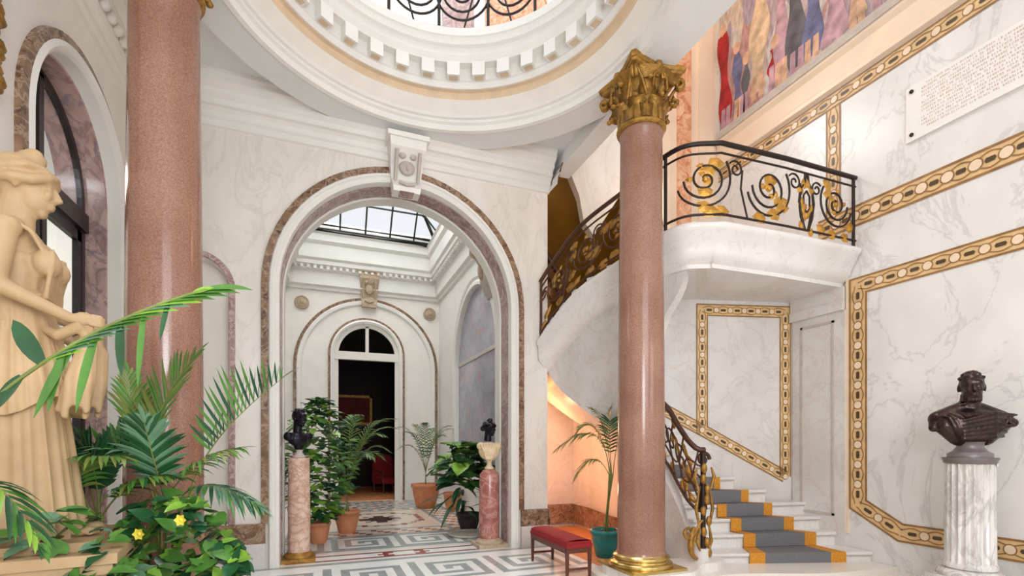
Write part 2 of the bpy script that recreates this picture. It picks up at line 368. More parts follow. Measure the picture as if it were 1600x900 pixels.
# door_1: dark metal frame, fanlight and leaves
DX = XL-.3
P_d = lambda s, z, o=0: (DX+o, s, z)
mb = MB()
arch_band(mb, P_d, LCY, LZS, 0, [(LR, .03), (LR-.09, .03), (LR-.09, -.03), (LR, -.03)], 0, smooth=False)
mb.box((DX-.03, LCY-.04, 3.7), (DX+.03, LCY+.04, LZS+LR-.05), 0)
mb.box((DX-.04, LCY-LR, 3.62), (DX+.06, LCY+LR, 3.8), 0)
struct_door = struct('door_1', mb, ['frame_black'])
mb = MB(); mb.prism([(DX, y, z) for y, z in arch_pts(LCY, LR-.08, LZS, 20, 3.75)], (.008, 0, 0)); mb.build('fanlight_pane', ['glass'], struct_door)
for (a, b) in ((LCY+.02, LCY+LR-.09), (LCY-LR+.09, LCY-.02)):
    mb = MB()
    mb.box((DX-.025, a, .02), (DX+.025, a+.08, 3.6)); mb.box((DX-.025, b-.08, .02), (DX+.025, b, 3.6))
    mb.box((DX-.025, a, 3.5), (DX+.025, b, 3.6)); mb.box((DX-.025, a, .02), (DX+.025, b, .3)); mb.box((DX-.025, a, 1.1), (DX+.025, b, 1.18))
    lf = mb.build('door_leaf', ['frame_black'], struct_door)
    mb = MB(); mb.box((DX-.004, a+.07, .3), (DX+.004, b-.07, 3.5)); mb.build('pane', ['glass'], lf)
# room beyond the left door: pale panelled wall and gold curtain strip
mb = MB(); mb.box((-5.0, 2.5, -.02), (-4.9, 11, 6), 0); mb.box((-5.0, 8.6, 0), (-1.98, 8.7, 6), 0); mb.box((-5, 2.5, -.04), (-1.96, 8.6, -.001), 2)
for y in (3.2, 4.6, 6.0, 7.4):
    mb.box((-4.9, y, .9), (-4.86, y+.06, 3.6), 1); mb.box((-4.9, y+1.1, .9), (-4.86, y+1.16, 3.6), 1)
for x in (-4.6, -3.4):
    mb.box((x, 8.55, .9), (x+.06, 8.6, 3.6), 1); mb.box((x+.9, 8.55, .9), (x+.96, 8.6, 3.6), 1)
struct('wall_side_room', mb, ['plaster_white', 'stone_grey', 'tile_beige'])
mb = MB(); cr = []
for z in (0.02, 2, 4.6): cr.append([(-2.75-.05*math.sin(i*1.3), 3.9+i*.06, z) for i in range(16)])
mb.grid(cr); solid('curtain', mb, ['amber_gold'], 'gold curtain hanging behind the arched glass door on the left', 'curtain')
area('side_room_daylight', (-3.6, 6.6, 4.6), (-3.4, 6.9, 0), 1.6, 45, (1, .97, .92))

# ceiling of the hall with the round opening
CY0 = 4.2
ring = lambda r, z, n=96: [(AX+r*math.cos(2*PI*j/n), CY0+r*math.sin(2*PI*j/n), z) for j in range(n)]
def to_rect(r, z, x0, x1, y0, y1, n=96):
    out = []
    for j in range(n):
        a = 2*PI*j/n; c, s = math.cos(a), math.sin(a); t = 1e9
        if c > 1e-6: t = min(t, (x1-AX)/c)
        if c < -1e-6: t = min(t, (x0-AX)/c)
        if s > 1e-6: t = min(t, (y1-CY0)/s)
        if s < -1e-6: t = min(t, (y0-CY0)/s)
        out.append((AX+c*t, CY0+s*t, z))
    return out
XB = 3.47
mb = MB()
mb.box((XL, -2.5, 5.66), (AX-2.38, YB, 5.70)); mb.box((AX-2.38, -2.5, 5.66), (XB, CY0-2.38, 5.70))
mb.grid([ring(2.36, 5.66), to_rect(2.36, 5.66, AX-2.4, XB, CY0-2.4, YB)], 0, False, True)
mb.grid([ring(2.385, 5.66), ring(2.385, 5.46), ring(2.04, 5.46)], 0, False, True)
mb.box((3.22, -2.5, 5.453), (XB, YB, 6.45), 0)           # beam on the stair side
mb.box((XL, -2.5, 6.38), (XB, -2.4, 6.45), 0)
mb.grid([ring(1.62, 6.44), to_rect(1.62, 6.44, XL, XB, -2.5, 7.2)], 0, False, True)
# corner pieces that fill the rectangle's corners
mb.box((XL, -2.5, 6.44), (AX-1.63, 7.2, 6.47)); mb.box((XL, -2.5, 6.44), (XB, CY0-1.63, 6.47)); mb.box((AX+1.63, -2.5, 6.44), (XB, 7.2, 6.47)); mb.box((XL, CY0+1.63, 6.44), (XB, 7.2, 6.47))
for x_, y_ in ((AX+1.72, YB-.73), (AX-2.38, YB-.73), (AX-2.38, CY0-2.38), (AX+1.72, CY0-2.38)): mb.box((x_, y_, 5.665), (x_+.7, y_+.72, 5.69))
struct('ceiling', mb, ['ceiling_white'])
mb = MB(); prof = [(2.04, 5.46), (2.035, 5.45), (1.99, 5.46), (1.98, 5.52), (1.95, 5.54), (1.95, 5.57), (1.92, 5.58), (1.90, 5.61)]
mb.grid([ring(r, z) for r, z in prof], 0, False, True)
mb.grid([ring(r, z) for r, z in [(1.90, 5.61), (1.80, 5.72)]], 1, False, True)
mb.grid([ring(r, z) for r, z in [(1.80, 5.72), (1.78, 5.79), (1.74, 5.80)]], 2, False, True)  # groove in ochre, its shadow line put into the colour
mb.grid([ring(r, z) for r, z in [(1.74, 5.80), (1.72, 5.80), (1.70, 5.86), (1.72, 5.9), (1.72, 6.04), (1.62, 6.04), (1.61, 6.08), (1.60, 6.12), (1.60, 6.2), (1.57, 6.22), (1.56, 6.3), (1.55, 6.31), (1.55, 6.40), (1.62, 6.44)]], 0, False, True)
for i in range(34):                                      # dentil blocks round the opening
    a = 2*PI*i/34; c, s = math.cos(a), math.sin(a)
    def q(r, t, z): return (AX+r*c-t*s, CY0+r*s+t*c, z)
    mb.add([q(1.73, -.075, 5.89), q(1.73, .075, 5.89), q(1.61, .075, 5.89), q(1.61, -.075, 5.89), q(1.73, -.075, 6.05), q(1.73, .075, 6.05), q(1.61, .075, 6.05), q(1.61, -.075, 6.05)],
           [(0, 1, 2, 3), (3, 2, 6, 7), (0, 3, 7, 4), (2, 1, 5, 6)], 0)
    mb.add([q(1.70, -.05, 5.885), q(1.70, .05, 5.885), q(1.64, .05, 5.885), q(1.64, -.05, 5.885)], [(0, 1, 2, 3)], 2)
struct('trim_6', mb, ['plaster_white', 'plaster_cream', 'plaster_ochre_shade'])

# ---------------------------------------------------------------- right wall and stairwell walls
P_right = lambda s, z, o=0: (XR-o, s, z)
mb = MB(); mb.add([(XR, -2.5, 0), (XR, 6.6, 0), (XR, 6.6, 9.5), (XR, -2.5, 9.5)], [(0, 1, 2, 3)])
struct('wall_right', mb, ['right_marble'])
W0, W1 = V3((6.3, 5.13, 0)), V3((4.05, 5.74, 0))
mb = MB()
mb.grid([[W0, W1, V3((4.12, 6.4, 0)), V3((4.3, 7.4, 0)), V3((4.3, 8, 0)), V3((3.12, 8, 0))], [p+V3((0, 0, 3.5)) for p in (W0, W1, V3((4.12, 6.4, 0)), V3((4.3, 7.4, 0)), V3((4.3, 8, 0)), V3((3.12, 8, 0)))]], 0, False)
struct('wall_stair', mb, ['stair_marble'])
mb = MB()                                                # upper level: back wall of the landing, mirror wall over the flight
mb.add([(4.4, 6.6, 3.5), (6.3, 6.6, 3.5), (6.3, 6.6, 9.5), (4.4, 6.6, 9.5)], [(0, 1, 2, 3)], 0)
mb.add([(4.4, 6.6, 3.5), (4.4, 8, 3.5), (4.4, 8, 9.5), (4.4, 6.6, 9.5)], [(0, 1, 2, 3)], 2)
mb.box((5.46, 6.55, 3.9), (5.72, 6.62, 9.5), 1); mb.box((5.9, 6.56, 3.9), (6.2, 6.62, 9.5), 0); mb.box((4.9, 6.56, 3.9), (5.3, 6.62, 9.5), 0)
struct('wall_landing', mb, ['peach_marble', 'orange_marble', 'amber_reflection'])
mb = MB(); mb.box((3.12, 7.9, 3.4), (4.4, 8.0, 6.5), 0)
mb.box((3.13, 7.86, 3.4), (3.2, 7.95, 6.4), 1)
struct('wall_mirror', mb, ['amber_reflection', 'brown_marble'])

mb = MB(); mb.box((3.3, -2.5, 9.5), (6.35, 8.0, 9.6)); mb.box((3.3, -2.5, 6.45), (3.4, -1.5, 9.5)); struct('ceiling_stairwell', mb, ['ceiling_white'])
# inlaid bands: gold ground, brown edges, dark lozenges, pale discs and interlace in ONE mesh per band
def inlay(mb, org, U, Vd, Nn, pts, width, pitch):
    """pts = corners of the band's centre line in (u, v)"""
    U, Vd, Nn, org = V3(U), V3(Vd), V3(Nn), V3(org)
    P = lambda u, v, o: org+U*u+Vd*v+Nn*o
    def quad(a, b, w0, w1, o, m):
        d = (V3(b)-V3(a)).normalized(); n = V3((-d.y, d.x, 0)); e = d*width/2
        a2, b2 = V3(a), V3(b)
        q = [a2+n*w0, b2+n*w0, b2+n*w1, a2+n*w1]
        mb.add([P(p.x, p.y, o) for p in q], [(0, 1, 2, 3)], m)
    n = len(pts); H = width/2
    # mitred strips
    def off(i, k):
        p = V3(pts[i]).to_3d() if len(pts[i]) == 3 else V3((pts[i][0], pts[i][1], 0))
        nx = []
        if i > 0: d = (V3((pts[i][0]-pts[i-1][0], pts[i][1]-pts[i-1][1], 0))).normalized(); nx.append(V3((-d.y, d.x, 0)))
        if i < n-1: d = (V3((pts[i+1][0]-pts[i][0], pts[i+1][1]-pts[i][1], 0))).normalized(); nx.append(V3((-d.y, d.x, 0)))
        if len(nx) == 1: return p+nx[0]*k
        mth = (nx[0]+nx[1]).normalized(); return p+mth*(k/max(.3, mth.dot(nx[0])))
    for k0, k1, o, m in ((-H, H, .004, 0), (-H, -H*.8, .008, 1), (H*.8, H, .008, 1)):
        for i in range(n-1):
            a, b, c, d = off(i, k0), off(i+1, k0), off(i+1, k1), off(i, k1)
            mb.add([P(q.x, q.y, o) for q in (a, b, c, d)], [(0, 1, 2, 3)], m)
    for i in range(n-1):
        a, b = V3((*pts[i], 0)), V3((*pts[i+1], 0)); L = (b-a).length; d = (b-a)/L; nn = V3((-d.y, d.x, 0))
        cnt = max(1, round(L/pitch)); st = L/cnt; h = H*.5
        for k in range(cnt):
            c = a+d*(st*(k+.5)); l = st*.15
            q = [c-d*l-nn*h*.38, c-d*l*1.3, c-d*l+nn*h*.38, c+d*l+nn*h*.38, c+d*l*1.3, c+d*l-nn*h*.38]
            mb.add([P(x.x, x.y, .010) for x in q], [list(range(6))], 2)
            c2 = a+d*(st*k); rr = h*.82
            if k > 0 or i == 0:
                mb.add([P(c2.x+rr*1.25*math.cos(2*PI*j/14), c2.y+rr*1.25*math.sin(2*PI*j/14), .009) for j in range(14)], [list(range(14))], 1)
                mb.add([P(c2.x+rr*math.cos(2*PI*j/14), c2.y+rr*math.sin(2*PI*j/14), .011) for j in range(14)], [list(range(14))], 3)
            for sg in (-1, 1):                            # interlacing ribbon
                row0, row1 = [], []
                for j in range(9):
                    t = j/8; q = a+d*(st*(k+t))+nn*sg*(h*.95+h*.28*math.cos(2*PI*t)*-1)
                    row0.append(P(*(q-nn*h*.11).xy, .0095)); row1.append(P(*(q+nn*h*.11).xy, .0095))
                mb.grid([row0, row1], 1, False)
IM = ['inlay_gold', 'inlay_brown', 'inlay_black', 'inlay_pale']
RW = dict(org=(XR, 0, 0), U=(0, 1, 0), Vd=(0, 0, 1), Nn=(-1, 0, 0))
mb = MB(); inlay(mb, pts=[(-2.4, .455), (3.73, .455), (4.22, .73), (4.22, 3.47), (-2.4, 3.47)], width=.22, pitch=.25, **RW)
mb.box((XR-.03, 4.335, .35), (XR, 4.36, 3.6), 3); struct('trim_7', mb, IM)
mb = MB(); inlay(mb, pts=[(-2.4, 4.36), (4.75, 4.36)], width=.27, pitch=.25, **RW); struct('trim_8', mb, IM)
mb = MB(); inlay(mb, pts=[(-2.4, 6.01), (6.55, 6.01)], width=.21, pitch=.29, **RW); inlay(mb, pts=[(4.54, 4.5), (4.54, 5.9)], width=.2, pitch=.26, **RW); struct('trim_9', mb, IM)
# cove above the top band
mb = MB(); mb.grid([[(XR-o, -2.4, z), (XR-o, 6.58, z)] for o, z in ((0, 6.13), (.05, 6.15), (.05, 6.2), (.015, 6.26), (.01, 6.5), (.05, 6.56), (.05, 6.6), (0, 6.6))], 0, False)
struct('trim_10', mb, ['peach_marble'])
# fresco on the upper right wall with its grey marble rail
fr = empty('wall_painting', (XR, 4.2, 6.6), 'large multicoloured fresco in a grey rail high on the right wall above the landing', 'painting')
mb = MB(); mb.box((XR-.03, .2, 6.72), (XR-.005, 6.5, 9.3)); rn = random.Random(8)
for k, (y, wd, h, m_) in enumerate(((6.36, .26, 1.5, 1), (6.1, .2, 1.0, 5), (5.98, .16, .7, 4), (5.72, .34, 1.7, 2), (5.42, .24, .5, 1), (5.3, .26, 1.55, 3), (5.05, .32, 1.75, 4), (4.82, .3, 1.7, 5), (4.5, .36, 1.5, 3), (4.2, .26, 1.5, 2), (3.9, .3, 1.6, 1), (3.55, .3, 1.7, 2), (3.2, .3, 1.6, 5), (2.8, .34, 1.7, 3), (2.4, .3, 1.6, 1))):
    z0 = 6.78+rn.uniform(0, .12); L_, R_ = [], []; lean = rn.uniform(-.08, .08)
    for q in range(13):
        t = q/12; ww = wd*(.42+.16*math.sin(t*9+k)-.28*max(0, t-.6)); c = y+lean*t; L_.append((XR-.031-.0004*k, c-ww, z0+h*t)); R_.append((XR-.031-.0004*k, c+ww, z0+h*t))
    mb.grid([L_, R_], m_, False); hy = y+lean
    mb.add([(XR-.032-.0004*k, hy+.07*math.cos(a), z0+h+.08+.1*math.sin(a)) for a in [j*PI/6 for j in range(12)]], [list(range(12))], 6)
    for sg in (-1, 1): mb.add([(XR-.0315-.0004*k, y+sg*wd*.2+e, zz) for e, zz in ((-.04, z0-.1), (.06, z0-.1), (.04, z0+.25), (-.04, z0+.25))], [(0, 1, 2, 3)], 6 if k % 2 else 3)
local(mb, fr).build('canvas', ['fresco', 'fresco_red', 'fresco_cream', 'fresco_mauve', 'fresco_dark', 'fresco_blue', 'fresco_skin'], fr)
mb = MB(); mb.box((XR-.07, .2, 6.60), (XR-.005, 6.5, 6.66)); mb.box((XR-.05, .2, 6.66), (XR-.005, 6.5, 6.73)); local(mb, fr).build('rail', ['stone_grey'], fr)
# plaque
pq = empty('inscribed_plaque', (XR, 2.8, 4.93), 'pale marble plaque with rows of small pinkish lettering on the right wall', 'plaque')
mb = MB(); mb.box((XR-.03, 1.8, 4.93), (XR-.002, 3.66, 5.55)); local(mb, pq).build('slab', ['plaster_white'], pq)
mb = MB(); rn = random.Random(3)
for r_ in range(13):
    z = 5.49-.04*r_; y = 3.5-(.0 if r_ % 4 else .05)
    while y > 1.9:
        for k in range(rn.randint(2, 8)):
            h = .022; wv = .011; t = rn.randint(0, 4); x = XR-.0312
            def st(a, b, c, d): mb.add([(x, y-a, z+b), (x, y-c, z+b), (x, y-c, z+d), (x, y-a, z+d)], [(0, 1, 2, 3)])
            st(0, 0, .004, h)
            if t in (0, 1): st(0, h-.004, wv, h)
            if t in (1, 2): st(0, 0, wv, .004)
            if t in (0, 3): st(wv-.003, 0, wv+.001, h)
            if t in (3, 4): st(0, h*.45, wv, h*.45+.004)
            y -= .02
        y -= .016
local(mb, pq).build('lettering', ['letter_pink'], pq)
for y, z in ((3.6, 5.49), (3.6, 5.0), (2.3, 5.0)):
    mb = MB(); mb.ball((XR-.035, y, z), .022, 10, 6); local(mb, pq).build('stud', ['bronze'], pq)
# pilaster and panels under the landing
mb = MB(); mb.box((XR-.04, 4.36, .0), (XR, 5.12, 3.5), 0)
for a, b, c, d in ((4.50, .55, 4.53, 3.1), (4.95, .55, 4.98, 3.1), (4.50, 3.07, 4.98, 3.1), (4.5, .55, 4.98, .58)): mb.box((XR-.055, a, b), (XR-.03, c, d), 1)
mb.box((XR-.10, 4.36, 3.2), (XR, 5.12, 3.32), 0); mb.box((XR-.08, 4.36, 3.32), (XR, 5.12, 3.5), 0)
struct('trim_11', mb, ['stair_marble', 'stone_grey'])
# panel border on the stair wall
wu = (W1-W0).normalized(); wn = V3((wu.y, -wu.x, 0)); wn = wn if wn.y < 0 else -wn
mb = MB(); inlay(mb, (6.3, 5.13, 0), wu, (0, 0, 1), wn, [(.13, 1.02), (.13, 3.36), (1.37, 3.36), (1.37, 1.68), (.13, 1.02)], .17, .22)
inlay(mb, (6.3, 5.13, 0), wu, (0, 0, 1), wn, [(1.37, 1.68), (2.2, 2.1)], .17, .22)
struct('trim_12', mb, IM)

# ---------------------------------------------------------------- the staircase
stair = empty('marble_staircase', (4.6, 4.6, 0), 'white marble staircase curving up under the landing with a grey and orange runner', 'staircase')
RZ = .171
Ls = [V3(p) for p in ((4.40, 4.68, 0), (4.52, 4.93, 0), (4.5, 5.10, 0), (4.42, 5.2, 0), (4.30, 5.30, 0), (4.18, 5.36, 0), (4.06, 5.42, 0), (3.95, 5.5, 0), (3.85, 5.6, 0))]
Rs = [V3(p) for p in ((6.24, 4.07, 0), (6.26, 4.50, 0), (6.15, 4.72, 0), (6.02, 4.94, 0), (5.74, 5.12, 0), (5.40, 5.34, 0), (4.98, 5.47, 0), (4.55, 5.58, 0), (4.1, 5.72, 0))]
for i in range(8):
    l0, r0, l1, r1 = Ls[i], Rs[i], Ls[i+1], Rs[i+1]; z = RZ*(i+1)
    if i < 4: rb0, rb1 = V3((6.29, r0.y-.01, 0)), V3((6.29, r1.y, 0))
    else: rb0, rb1 = r0, r1
    d = (r0-l0).normalized(); nn = V3((d.y, -d.x, 0)); mb = MB()
    z0 = 0 if i < 4 else z-.5
    mb.prism([V3((p.x, p.y, z0)) for p in (l0, rb0, rb1, l1)], (0, 0, z-.035-z0), 0)
    # tread with rounded nosing
    mb.prism([V3((p.x, p.y, z-.035)) for p in (l0+nn*.025-d*.02, rb0+nn*.025, rb1, l1)], (0, 0, .035), 0)
    mb.prism([V3((p.x, p.y, z-.06)) for p in (l0+nn*.01, rb0+nn*.01, rb0, l0)], (0, 0, .025), 1)
    local(mb, stair).build('step', ['step_marble', 'stone_grey'], stair)
# carpet runner: one mesh that follows the steps, orange edges
mb = MB(); fa = [(.23, .85), (.28, .84), (.29, .82), (.29, .80), (.28, .80), (.25, .78), (.2, .75), (.2, .75), (.2, .75)]
for i in range(8):
    z = RZ*(i+1); d = (Rs[i]-Ls[i]); dn = d.normalized(); nn = V3((dn.y, -dn.x, 0))
    for m_, (a0, a1) in ((1, (0, .16)), (0, (.16, .84)), (1, (.84, 1))):
        e0 = fa[i][0]+(fa[i][1]-fa[i][0])*a0; e1 = fa[i][0]+(fa[i][1]-fa[i][0])*a1
        f0 = fa[i+1][0]+(fa[i+1][1]-fa[i+1][0])*a0; f1 = fa[i+1][0]+(fa[i+1][1]-fa[i+1][0])*a1
        A, B = Ls[i]+d*e0, Ls[i]+d*e1; D2 = Rs[i+1]-Ls[i+1]; C_, D_ = Ls[i+1]+D2*f1, Ls[i+1]+D2*f0
        up = lambda p, zz, o: p+V3((0, 0, zz))+nn*o
        o = .034
        vs = [up(A, z-RZ+.012, o), up(B, z-RZ+.012, o), up(B, z+.006, o), up(A, z+.006, o), up(C_, z+.008, 0), up(D_, z+.008, 0)]
        mb.add(vs, [(0, 1, 2, 3), (3, 2, 4, 5)], m_)
        mb.add([v+nn*-.01 for v in vs[:4]], [(0, 1, 2, 3)], m_)
local(mb, stair).build('carpet_runner', ['carpet_grey', 'carpet_orange'], stair, label='grey runner with orange edges')
# the ribbon: edge of the upper flight and landing
E = cat([(2.95, 6.55, 3.0), (3.07, 6.3, 3.27), (3.23, 5.85, 3.58), (3.47, 5.3, 3.78), (3.62, 4.87, 3.90), (3.78, 4.46, 3.95), (4.15, 4.24, 3.95)], 6)+[V3((5.1, 4.2, 3.95)), V3((6.28, 4.2, 3.95))]
nrm = []
for i in range(len(E)):
    t = E[min(i+1, len(E)-1)]-E[max(i-1, 0)]; t.z = 0; t.normalize(); nrm.append(V3((-t.y, t.x, 0)))   # points to the inner side (right/back)
nrm = [(-n if n.dot(V3((.8, .6, 0))) < 0 else n) for n in nrm]
mb = MB(); rows = []
rp = [(.34, -.02), (.0, 0), (-.035, -.03), (-.035, -.07), (0.0, -.10), (.005, -.27), (.03, -.31), (.09, -.36), (.10, -.39), (.18, -.44), (.34, -.45)]
rq = [(.34, -.02), (.0, 0), (-.035, -.03), (-.035, -.07), (0.0, -.10), (.05, -.2), (.10, -.27), (.10, -.31), (.15, -.36), (.22, -.42), (.34, -.45)]
for i, p in enumerate(E):
    f = min(1, max(0, (i-14)/10)); rows.append([p+nrm[i]*(a*(1-f)+c*f)+V3((0, 0, z*(1-f)+e*f)) for (a, z), (c, e) in zip(rp, rq)])
mb.grid(rows, 0, True); mb.add(rows[0], [list(range(len(rp)))]); mb.add(rows[-1], [list(range(len(rp)))])
local(mb, stair).build('stair_string', ['step_marble'], stair)
mb = MB()                                                # landing slab
poly = [V3((p.x, p.y, 3.5)) for p in [e+n*.05 for e, n in zip(E[24:], [n*4 for n in nrm[24:]])]]+[V3((6.29, 6.59, 3.5)), V3((4.41, 6.59, 3.5)), V3((4.41, 5.5, 3.5))]
mb.prism(poly, (0, 0, .44)); local(mb, stair).build('landing', ['step_marble'], stair)
# upper flight treads
EI = [e for e in E[:26]]
for k in range(1, 9):
    i = k*3-2; j = i+3; a, b = EI[i], EI[j]; na, nb = nrm[i], nrm[j]; zt = b.z-.03
    mb = MB(); mb.prism([V3((q.x, q.y, zt-.3)) for q in (a+na*.05, a+na*.62, b+nb*.62, b+nb*.05)], (0, 0, .3)); local(mb, stair).build('step', ['step_marble'], stair)
# curved wall under the upper flight
mb = MB(); top = []; bot = []; K = 32
for i in range(0, K):
    p = E[i]+nrm[i]*.24; top.append(V3((p.x, p.y, p.z-.38)))
    zb = 2.52-1.0*min(1, i/19.2)+(0 if i < 21 else min(1, (i-21)/3.2)*1.45+max(0, min(1, (i-24)/6))*.55); bot.append(V3((p.x, p.y, min(zb, p.z-.40))))
mb.grid([top, bot], 0, True); mb.grid([[p+nrm[i]*.12 for i, p in enumerate(top)], [p+nrm[i]*.12 for i, p in enumerate(bot)]], 0, True)
mb.grid([bot, [p+nrm[i]*.12 for i, p in enumerate(bot)]], 0, True)
local(mb, stair).build('string_wall', ['stair_marble'], stair)
mb = MB(); b2_ = [V3((min(4.28, p.x+.25+.95*(i/24)*.2), p.y+1.2, p.z)) for i, p in enumerate(bot[:20])]
mb.grid([bot[:20], [(a+b)/2 for a, b in zip(bot, b2_)], b2_], 0, True); mb.grid([[p+V3((0, 0, .12)) for p in bot[:20]], [p+V3((0, 0, .12)) for p in b2_]], 0, True)
local(mb, stair).build('flight_soffit', ['stair_marble'], stair)
# low inner string wall and curb by the newel
cv = cat([(4.36, 4.72, 0), (4.22, 4.5, 0), (4.05, 4.42, 0), (3.95, 4.6, 0), (3.96, 4.95, 0), (3.88, 5.3, 0)], 5)
hts = []
for i, p in enumerate(cv):
    t = i/(len(cv)-1); hts.append(.30 if t < .5 else .30+(t-.5)*2*1.15)
mb = MB(); mb.grid([[V3((p.x, p.y, 0)) for p in cv], [V3((p.x, p.y, h)) for p, h in zip(cv, hts)]], 0, True)
cc = [V3((4.45, 4.95, 0))]*len(cv)
mb.grid([[V3((p.x, p.y, h)) for p, h in zip(cv, hts)], [V3((p.x, p.y, h))+(c-p).normalized()*.14 for p, h, c in zip(cv, hts, cc)], [V3((p.x, p.y, 0))+(c-p).normalized()*.14 for p, c in zip(cv, cc)]], 0, True)
local(mb, stair).build('inner_string', ['stair_marble'], stair)
mb = MB(); mb.box((3.9, 5.32, 0), (4.04, 5.62, 2.0)); mb.box((3.66, 5.6, .1), (4.04, 5.66, .36), 1); mb.box((3.9, 5.0, .1), (3.93, 5.3, .36), 1)
local(mb, stair).build('pier', ['stair_marble', 'brown_marble'], stair)
# foot platform: wide shallow step under column and stair
pf = cat([(6.29, 3.75, 0), (5.3, 3.85, 0), (4.5, 4.15, 0), (4.1, 4.22, 0), (3.75, 4.12, 0), (3.6, 4.05, 0), (2.92, 4.05, 0), (2.86, 4.2, 0), (2.86, 4.9, 0), (3.2, 5.1, 0), (3.6, 5.1, 0), (4.0, 4.9, 0), (4.5, 5.0, 0), (6.29, 4.4, 0)], 4)
mb = MB(); mb.prism([V3((p.x, p.y, 0)) for p in pf], (0, 0, .05)); local(mb, stair).build('foot_platform', ['floor_pale'], stair)
mb = MB(); q = cat([(4.42, 4.5, .0), (4.2, 4.38, 0), (3.95, 4.36, 0), (3.75, 4.2, 0), (3.55, 4.12, 0), (2.98, 4.18, 0), (2.95, 4.5, 0), (2.98, 4.84, 0), (3.5, 4.86, 0), (3.8, 4.72, 0), (3.98, 4.7, 0), (4.4, 4.7, 0)], 4)
mb.prism([V3((p.x, p.y, .05)) for p in q], (0, 0, .10)); local(mb, stair).build('curb', ['step_marble'], stair)

# ---------------------------------------------------------------- wrought iron railings
def spiral(c, r0, r1, a0, turns, n=40):
    return [(c[0]+(r0+(r1-r0)*t)*math.cos(a0+2*PI*turns*t), c[1]+(r0+(r1-r0)*t)*math.sin(a0+2*PI*turns*t)) for t in [i/n for i in range(n+1)]]
class Rail:
    """ironwork drawn in (s, t): s along the base path, t up"""
    def __init__(s, path):
        s.p = [V3(q) for q in path]; s.L = [0]
        for a, b in zip(s.p[:-1], s.p[1:]): s.L.append(s.L[-1]+(V3((b.x-a.x, b.y-a.y, 0))).length)
        s.len = s.L[-1]
    def at(s, u, t, o=0):
        u = max(0, min(s.len-1e-6, u)); i = 0
        while s.L[i+1] < u: i += 1
        f = (u-s.L[i])/(s.L[i+1]-s.L[i]); a, b = s.p[i], s.p[i+1]; d = (b-a); n = V3((-d.y, d.x, 0)).normalized()
        return a.lerp(b, f)+V3((0, 0, t))+n*o
    def curve(s, pts): return [s.at(u, t) for u, t in pts]
    def line(s, t, n=None, u0=0, u1=None):
        u1 = s.len if u1 is None else u1; n = n or max(8, int((u1-u0)/.06)); return [s.at(u0+(u1-u0)*i/n, t) for i in range(n+1)]
def leafblob(mb, rail, u, t, ang, size):
    c = rail.at(u, t); a = rail.at(u+size*math.cos(ang), t+size*math.sin(ang)); b = rail.at(u+.35*size*math.cos(ang+1.2), t+.35*size*math.sin(ang+1.2)); e = rail.at(u+.35*size*math.cos(ang-1.2), t+.35*size*math.sin(ang-1.2))
    m1 = (b+a)/2+(b-c)*.5; m2 = (e+a)/2+(e-c)*.5; o = rail.at(u, t, .02)-c
    mb.add([c, e, m2, a, m1, b, c.lerp(a, .5)+o, c.lerp(a, .5)-o], [(0, 1, 6), (1, 2, 6), (2, 3, 6), (3, 4, 6), (4, 5, 6), (5, 0, 6), (1, 0, 7), (2, 1, 7), (3, 2, 7), (4, 3, 7), (5, 4, 7), (0, 5, 7)])
